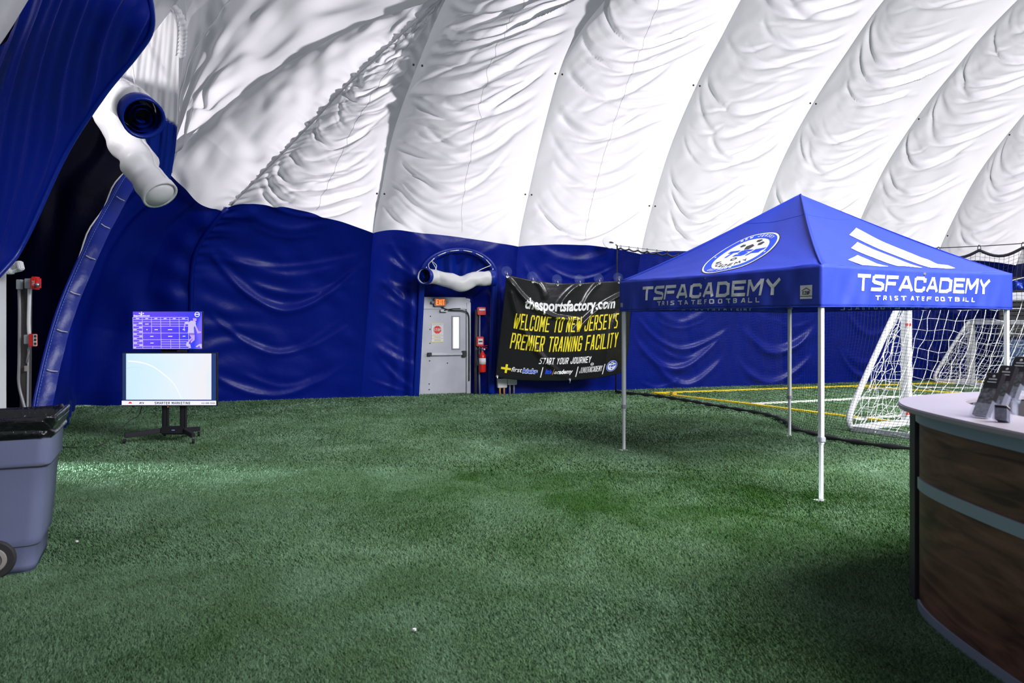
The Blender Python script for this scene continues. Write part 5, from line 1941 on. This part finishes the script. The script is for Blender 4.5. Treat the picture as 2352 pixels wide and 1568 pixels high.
# upper, smaller screen
t2 = empty('upper_television', sp(385, 802, .02), 'smaller upper screen showing a purple weekly schedule', 'television')
x0, x1 = sp(305, 0)[0], sp(465.5, 0)[0]
zb, zt2 = sp(0, 802.5)[2], sp(0, 714.5)[2]
MB().box(((x0 + x1) / 2, SD + .02, (zb + zt2) / 2), (x1 - x0, 0.05, zt2 - zb)).build('case', 'black', t2, bevel=0.006)
MB().box((sp(388, 0)[0], SD + .03, sp(0, 804.5)[2]), (0.22, 0.05, 0.03)).build('mount', 'black_metal', t2)
y2 = SD - 0.008
vio = gradient_screen('violet_schedule', [(0.0, (.15, .075, .92)), (0.55, (.10, .055, .95)), (0.85, (.03, .05, .95)), (0.93, (.17, .13, 1.0)), (1.0, (.22, .15, .98))], 1.0, noise_amt=0.25, gain=0.8)
srect('screen', (306, 715.5, 464.5, 801), vio, t2, y2)
lil = emis('lilac_line', (.62, .52, .98), 1.0)
wht = emis('white_pixels', (.97, .93, 1.0), 1.0)


def qx(cx):
    return 290 + cx * 220 / 2352.0


def qy(cy):
    return 700 + cy * 120 / 1283.0


lines = []
for (a0, b0, a1_, b1_) in ((172, 305, 1530, 305), (172, 360, 1530, 360), (172, 412, 1530, 412), (172, 525, 1530, 525), (405, 690, 1535, 690), (180, 690, 405, 690), (410, 853, 1540, 853),
                           (180, 853, 410, 853), (190, 1015, 1545, 1015), (630, 470, 1530, 470), (870, 905, 1540, 905), (870, 960, 1540, 960), (175, 470, 400, 470), (178, 580, 405, 580),
                           (180, 635, 405, 635), (183, 745, 410, 745), (185, 798, 410, 798), (187, 907, 412, 907), (188, 962, 415, 962), (190, 1068, 1545, 1068)):
    p, q_ = sp(qx(a0), qy(b0)), sp(qx(a1_), qy(b1_))
    lines.append([np.array([p[0], p[2] - .0035]), np.array([q_[0], q_[2] - .0035]), np.array([q_[0], q_[2] + .0035]), np.array([p[0], p[2] + .0035])])
for (cx_, a0, a1_) in ((172, 305, 1070), (402, 305, 1070), (625, 305, 690), (852, 305, 1070), (1078, 305, 525), (1303, 305, 1070), (1528, 305, 1070), (1090, 853, 1070), (645, 1015, 1070)):
    p, q_ = sp(qx(cx_ + (a0 - 305) * .02), qy(a0)), sp(qx(cx_ + (a1_ - 305) * .02), qy(a1_))
    lines.append([np.array([p[0] - .0035, p[2]]), np.array([q_[0] - .0035, q_[2]]), np.array([q_[0] + .0035, q_[2]]), np.array([p[0] + .0035, p[2]])])
o = decal('schedule_grid', lines, lambda a, c: np.array([a, y2 - .004, c]), lil, t2, 5.0)
o['kind'] = 'stuff'
wd_ = []
for (cx_, cy_, ww) in [(285, 335, 80), (512, 335, 70), (735, 335, 70), (962, 335, 70), (1187, 335, 70), (1413, 335, 70), (355, 445, 80), (222, 497, 75), (515, 470, 90), (360, 552, 80), (225, 608, 80),
                       (363, 662, 80), (517, 607, 35), (742, 607, 80), (1083, 607, 105), (1422, 605, 60), (228, 715, 80), (365, 770, 75), (635, 770, 80), (1088, 770, 105), (1425, 768, 65), (230, 826, 75),
                       (368, 881, 80), (234, 935, 80), (370, 988, 80), (640, 935, 80), (222, 1044, 50)]:
    p, q_ = sp(qx(cx_ - ww / 2), qy(cy_ + 9)), sp(qx(cx_ + ww / 2), qy(cy_ - 9))
    wd_.append([np.array([p[0], p[2]]), np.array([q_[0], p[2]]), np.array([q_[0] + .004, q_[2]]), np.array([p[0] + .004, q_[2]])])
o = decal('schedule_entries', wd_, lambda a, c: np.array([a, y2 - .006, c]), wht, t2, 5.0)
o['kind'] = 'stuff'
q, wt = font_text('thesportsfactory.com', 0.05, bold=0.0016, shear=0.2)
p0, p1 = sp(qx(190), qy(287)), sp(qx(587), qy(258))
decal('screen_lettering', fit(q, wt, p0[0], p1[0], p0[2], 0.75), lambda a, c: np.array([a, y2 - .006, c]), wht, t2, 5.0)
for cx_, cy_, rr, sq in ((381, 224, 26, 1), (335, 208, 17, 1), (386, 180, 20, .6), (431, 210, 17, 1)):
    p = sp(qx(cx_), qy(cy_))
    decal('ball_emblem', [pent((p[0], p[2]), rr * .0935 * SD / F * 1.0, .3, 6, sq)], lambda a, c: np.array([a, y2 - .006, c]), wht, t2, 5.0)
p = sp(qx(1750), qy(234))
rr = 64 * .0935 * SD / F
decal('crest_ring', disc2((p[0], p[2]), rr, 28, rr * .74), lambda a, c: np.array([a, y2 - .006, c]), wht, t2, 5.0)
decal('crest_bar', [[np.array([p[0] - rr * .7, p[2] - rr * .12]), np.array([p[0] + rr * .7, p[2] - rr * .12]), np.array([p[0] + rr * .7, p[2] + rr * .2]), np.array([p[0] - rr * .7, p[2] + rr * .2])]],
      lambda a, c: np.array([a, y2 - .006, c]), wht, t2, 5.0)
skin = emis('lilac_skin', (.60, .38, .85), 1.0)
shirt = emis('lilac_shirt', (.62, .55, .92), 1.0)
shorts = emis('violet_shorts', (.24, .18, .75), 1.0)
PLY = [(shirt, [(1600, 385), (1690, 395), (1725, 430), (1700, 480), (1670, 560), (1680, 690), (1520, 690), (1535, 560), (1535, 430)]),
       (shirt, [(1535, 405), (1540, 470), (1470, 470), (1440, 440), (1480, 410)]), (shirt, [(1700, 420), (1735, 540), (1700, 545), (1680, 480)]),
       (skin, [(1650, 325), (1735, 330), (1735, 385), (1690, 415), (1650, 385)]),
       (skin, [(1440, 450), (1475, 465), (1445, 560), (1455, 640), (1430, 640), (1420, 570)]), (skin, [(1700, 540), (1735, 530), (1785, 640), (1850, 655), (1850, 685), (1760, 700)]),
       (shorts, [(1550, 690), (1685, 690), (1690, 740), (1600, 740), (1560, 735)]),
       (skin, [(1565, 735), (1640, 740), (1650, 820), (1570, 890), (1545, 950), (1540, 860), (1610, 810)]), (skin, [(1640, 740), (1690, 740), (1690, 860), (1600, 940), (1590, 900), (1640, 840)]),
       (shirt, [(1480, 960), (1500, 915), (1545, 910), (1550, 1010), (1515, 1030), (1485, 1005)]), (shirt, [(1545, 960), (1580, 960), (1600, 1055), (1560, 1060)]),
       (shirt, [(1715, 1030), (1740, 1000), (1815, 955), (1865, 960), (1868, 1060), (1830, 1050), (1810, 1000), (1750, 1035)])]
for m_, pl in PLY:
    decal('player_picture', [[sp(qx(a), qy(c))[[0, 2]] for a, c in pl]], lambda a, c: np.array([a, y2 - .0075, c]), m_, t2, 5.0)

# ================================================================== WASTE CART
BD = 5.2
bx_ = P(-20, 0, BD)[0]
wc = empty('waste_cart', (bx_, BD + .3, 0), 'grey rolling waste cart with a black liner', 'bin')


def rrect(cx_, cy_, wx, wy, r, z, n=6):
    out = []
    for sx_, sy_, a0 in ((1, 1, 0), (-1, 1, 90), (-1, -1, 180), (1, -1, 270)):
        for k in range(n + 1):
            a = math.radians(a0 + 90 * k / n)
            out.append((cx_ + sx_ * (wx / 2 - r) + r * math.cos(a), cy_ + sy_ * (wy / 2 - r) + r * math.sin(a), z))
    return out


rot = math.radians(24)
CF = np.array([math.cos(rot), math.sin(rot)])      # along the front, toward its right end
CG = np.array([-math.sin(rot), math.cos(rot)])     # from the front to the back


def cart_ring(z, px, grow=0.0, n=6):
    """rounded rectangle whose near right corner stands in line with column px"""
    c = P(px - 30, 0, 5.10)[:2]
    wx, wy = 0.66 + 0.10 * z, 0.66 + 0.10 * z
    mid = c - CF * (wx / 2) + CG * (wy / 2) - CF * 0.01
    ring = np.array(rrect(0, 0, wx + 2 * grow, wy + 2 * grow, 0.085, 0, n))
    return np.stack([mid[0] + ring[:, 0] * CF[0] + ring[:, 1] * CG[0], mid[1] + ring[:, 0] * CF[1] + ring[:, 1] * CG[1], np.full(len(ring), z)], 1)


lev = [(0.02, 112), (0.06, 113), (0.175, 116), (0.20, 124), (0.24, 125), (0.45, 132), (0.70, 139), (0.705, 140), (0.72, 147), (0.74, 148), (0.88, 150), (1.0, 152)]
rings = [cart_ring(z, gx) for z, gx in lev]
g = np.array([np.vstack([r, r[:1]]) for r in rings])
MB().grid(g).build('cart_body', 'bin', wc, smooth='auto', thick=0.006)
MB().prism([(p[0], p[1]) for p in rings[0]], 0.015, 0.03).build('cart_floor', 'bin', wc)
rg = np.random.default_rng(81)
gb = []
for k, (z, gw) in enumerate(((0.895, .004), (0.905, .016), (0.93, .020), (0.945, .012), (0.965, .022), (0.99, .026), (1.005, .030), (1.025, .036), (1.035, .028), (1.03, .0), (1.0, -.03), (0.85, -.05), (0.70, -.06))):
    r = cart_ring(z, 152, gw, 10)
    r = np.vstack([r, r[:1]])
    n = len(r)
    wob = 0.008 * np.sin(np.arange(n) * 0.9 + k * 1.7) + 0.006 * np.sin(np.arange(n) * 2.3 + k * 2.9) + 0.003 * rg.standard_normal(n)
    wob[-1] = wob[0]
    d = r - r[:-1].mean(0)
    d[:, 2] = 0
    d /= np.linalg.norm(d, axis=1, keepdims=True)
    r = r + d * (wob * (1 if 0 < k else 0.2))[:, None]
    r[:, 2] += wob * 1.6 * (1 if k > 3 else 0.3)
    gb.append(r)
MB().grid(np.array(gb)).build('bin_liner', 'bag', wc, smooth=True, subsurf=2)
# moulded wheel arch, wheel and hub at the near side
cr0 = cart_ring(0.1, 114)
cn2 = P(84, 0, 5.10)[:2]
wp = cn2 - CF * 0.235 - CG * 0.012
WNV = np.array([-CG[0], -CG[1], 0.0])
wc0 = np.array([wp[0], wp[1], 0.125])
MB().lathe(wc0 - WNV * 0.03, [(0.155, -0.005), (0.155, 0.012)], 32, WNV).build('wheel_recess', 'black', wc)
wh = MB().lathe(wc0 - WNV * 0.01, [(0.05, -0.02), (0.115, -0.022), (0.125, -0.01), (0.125, 0.03), (0.115, 0.042), (0.07, 0.042)], 32, WNV).build('wheel', 'tyre', wc, smooth='auto')
MB().lathe(wc0 + WNV * 0.03, [(0.078, 0), (0.074, 0.012), (0.052, 0.014), (0.048, 0.004), (0.02, 0.006), (0.018, 0.02)], 28, WNV).build('wheel_hub', 'hub', wh, smooth='auto')
MB().tube(cart_ring(0.712, 146), 0.005, 5, closed=True).build('rib', 'tyre', wc, smooth=True)
MB().tube(cart_ring(0.19, 121), 0.005, 5, closed=True).build('rib', 'tyre', wc, smooth=True)
for (xx, yy) in ((176, 1251), (952, 1457)):
    MB().prism([(fp(xx, yy)[0] + .010 * math.cos(a) + .003 * math.sin(3 * a), fp(xx, yy)[1] + .010 * math.sin(a)) for a in np.linspace(0, 6.28, 9)[:-1]], 0.022, 0.032).build('paper_scrap', 'paper')
    so_ = bpy.data.objects[[o.name for o in bpy.data.objects if o.name.startswith('paper_scrap')][-1]]
    tag(so_, 'tiny white paper scrap on the turf by the waste cart' if xx < 500 else 'tiny white paper scrap on the turf at bottom centre', 'scrap', 'paper scraps on the turf')

# ================================================================== RECEPTION DESK
desk = empty('reception_desk', (2.7, 4.2, 0), 'curved walnut reception desk with lilac-grey top', 'reception desk')
ZT = 1.185
outer = crv([(2.30, 1.5, 0), (2.20, 2.4, 0), (2.155, 3.2, 0), (2.15, 3.85, 0), (2.19, 4.30, 0), (2.29, 4.60, 0), (2.42, 4.80, 0), (2.62, 4.98, 0), (2.95, 5.16, 0), (3.55, 5.36, 0), (4.6, 5.5, 0)], 90)
inner = crv([(4.6, 5.13, 0), (3.6, 5.02, 0), (3.1, 4.92, 0), (2.80, 4.74, 0), (2.67, 4.55, 0), (2.60, 4.30, 0), (2.54, 3.85, 0), (2.54, 3.2, 0), (2.58, 2.4, 0), (2.68, 1.5, 0)], 90)
tp = MB()
iv = inner[::-1]
for z in (ZT - 0.032, ZT):
    tp.v += [(p[0], p[1], z) for p in outer] + [(p[0], p[1], z) for p in iv]
n = 90
for i in range(n - 1):
    tp.f += [(i, n + i, n + i + 1, i + 1), (2 * n + i, 2 * n + i + 1, 3 * n + i + 1, 3 * n + i), (i, i + 1, 2 * n + i + 1, 2 * n + i), (n + i, 3 * n + i, 3 * n + i + 1, n + i + 1)]
tp.f += [(0, 2 * n, 3 * n, n), (n - 1, 2 * n - 1, 4 * n - 1, 3 * n - 1)]
tp.build('worktop', 'counter_top', desk, bevel=0.006)


JE = int(np.argmax(outer[:, 1] > 4.5))


def desk_wall(off, z0, z1, name, m, j0=0, j1=62, thick=0.02):
    """curved strip following the front, inset by off from the top's edge"""
    t = np.gradient(outer, axis=0)
    t /= np.linalg.norm(t, axis=1, keepdims=True)
    nn_ = np.stack([t[:, 1], -t[:, 0], 0 * t[:, 0]], 1)
    c = outer + nn_ * off
    c2 = outer + nn_ * (off + thick)
    rows = [c + ZV * z0, c + ZV * z1, c2 + ZV * z1, c2 + ZV * z0]
    gr = np.array(rows)[:, j0:j1]
    bb_ = MB().grid(gr)
    bb_.grid(np.array([rows[3], rows[0]])[:, j0:j1])
    k = j1 - j0
    bb_.f += [(0, k, 2 * k, 3 * k), (k - 1, 4 * k - 1, 3 * k - 1, 2 * k - 1)]
    return bb_.build(name, m, desk, smooth='auto')


desk_wall(0.105, 0.055, 0.71, 'front_panel', 'wood', 0, JE)
desk_wall(0.105, 0.755, 1.085, 'front_panel', 'wood', 0, JE)
desk_wall(0.095, 0.70, 0.765, 'trim_band', 'aluminium', 0, JE, 0.03)
desk_wall(0.09, 1.08, 1.153, 'top_band', 'aluminium', 0, JE + 1, 0.03)
desk_wall(0.095, 0.005, 0.06, 'kick_band', 'aluminium', 0, JE, 0.03)
desk_wall(0.085, 0.005, 1.153, 'rear_panel', 'desk_dark', JE + 8, 89)
JE = int(np.argmax(outer[:, 1] > 4.5))
for k, (dx, dy, m_) in enumerate(((2.415, 4.62, 'desk_dark'), (2.478, 4.76, 'desk_dark'))):
    MB().box((dx, dy, 0.578), (0.05, 0.05, 1.15)).build('end_post', m_, desk, bevel=0.004)
ic = inner
MB().grid(np.array([ic + ZV * 0.0 + np.array([0, 0, 0.02]), ic + ZV * 1.15])).build('inner_wall', 'desk_dark', desk, smooth=True)
MB().grid(np.array([[(2.6, 1.6, 0.74), (4.6, 1.6, 0.74)], [(2.6, 5.0, 0.74), (4.6, 5.1, 0.74)]])).build('work_shelf', 'desk_dark', desk, thick=0.03)

# ---- tiered clear stand with four brochure pockets
fw = np.array([-0.62, -0.78, 0.0])        # the stand faces the eye
fw /= np.linalg.norm(fw)
sdv = np.array([fw[1] * -1, fw[0], 0.0])
if sdv[0] < 0:
    sdv = -sdv
ds = empty('brochure_stand', (2.50, 4.05, ZT), 'clear acrylic four-tier brochure stand on the desk top', 'brochure stand')
base_p = [(2252, 964), (2283, 940), (2316, 918), (2350, 897)]
lean = (ZV * 0.93 + np.array([0.26, 0.26, 0]) / 1.0)
lean /= np.linalg.norm(lean)
wid, hp = 0.082, 0.235
axx = np.array([0.40, -0.917, 0.0])
axx /= np.linalg.norm(axx)
lean = np.array([0.46, 0.20, 0.86])
lean /= np.linalg.norm(lean)
nrm_ = np.cross(lean, axx)
nrm_ /= np.linalg.norm(nrm_)
if nrm_[1] > 0:
    nrm_ = -nrm_
for k, (px, py) in enumerate(base_p):
    d = 3.78 + 0.06 * k
    p = P(px, py, d)
    if k == 0:
        p[2] = ZT + 0.004
    b = MB()
    b.box(p + lean * 0.05 - nrm_ * 0.022, (wid + .008, 0.003, 0.12), (axx, nrm_, lean))
    b.box(p + lean * 0.032 + nrm_ * 0.022, (wid + .008, 0.003, 0.07), (axx, nrm_, lean))
    b.box(p + lean * 0.0, (wid + .008, 0.048, 0.004), (axx, nrm_, lean))
    for sg in (-1, 1):
        b.box(p + axx * sg * (wid / 2 + .004) + lean * 0.04, (0.003, 0.046, 0.09), (axx, nrm_, lean))
    b.build('pocket', 'clear', ds)
    if k:
        hgt = p[2] - ZT
        for sg in (-1, 1):
            MB().box(np.array([p[0], p[1] + .01, ZT + hgt / 2]) + axx * sg * wid * .5, (0.003, 0.05, hgt), (axx, nrm_, ZV)).build('support', 'clear', ds)
    bo = empty('brochure', p + lean * 0.006, ['dark brochure with a photo in the lowest front pocket', 'dark brochure in the second pocket from the front',
                                               'dark brochure in the third pocket from the front', 'dark brochure in the highest pocket at the right edge'][k], 'brochure', 'brochures in the clear stand')
    b = MB()
    for j in range(5):
        b.box(p + lean * (0.006 + hp / 2) + nrm_ * (0.012 - 0.006 * j), (wid - .006, 0.004, hp - 0.001 * j), (axx, nrm_, lean))
    b.build('folded_sheets', 'brochure', bo)
    fo = p + lean * 0.006 + nrm_ * 0.0148
    MB().box(fo + lean * 0.075, (wid - .010, 0.001, 0.145), (axx, nrm_, lean)).build('cover_photo', 'photo', bo)
    MB().box(fo + lean * 0.198, (0.04, 0.001, 0.006), (axx, nrm_, lean)).build('cover_title', 'print_grey', bo)
    MB().box(fo + lean * 0.182, (0.045, 0.001, 0.005), (axx, nrm_, lean)).build('cover_title', 'print_grey', bo)
    MB().lathe(fo + lean * 0.214, [(0.008, 0), (0.006, 0.001)], 5, nrm_).build('cover_crest', 'print_grey', bo)
ch = empty('card_holder', P(2303, 965, 3.62), 'small clear card holder beside the brochure stand', 'card holder')
p = P(2302, 966, 3.62)
p[2] = ZT + .002
b = MB()
b.box(p + ZV * .002, (0.07, 0.045, 0.004), (axx, nrm_, ZV))
b.box(p + ZV * .030 + nrm_ * 0.018, (0.07, 0.003, 0.055), (axx, nrm_, ZV))
b.box(p + ZV * .034 - nrm_ * 0.020, (0.07, 0.003, 0.066), (axx, nrm_, ZV))
for sg in (-1, 1):
    b.box(p + ZV * .028 + axx * sg * .034, (0.003, 0.04, 0.055), (axx, nrm_, ZV))
b.build('holder', 'clear', ch)
cs = MB()
for j in range(6):
    cs.box(p + ZV * .038 + nrm_ * (0.012 - j * 0.005), (0.058, 0.003, 0.066), (axx, nrm_, ZV))
co = cs.build('business_cards', 'brochure')
tag(co, 'stack of dark business cards in the small clear holder', 'cards')
MB().box(p + ZV * .035 + nrm_ * .0142, (0.05, 0.001, 0.045), (axx, nrm_, ZV)).build('card_photo', 'photo', co)
MB().box(p + ZV * .0725 - nrm_ * 0.001, (0.058, 0.03, 0.002), (axx, nrm_, ZV)).build('card_edges', 'paper', co)
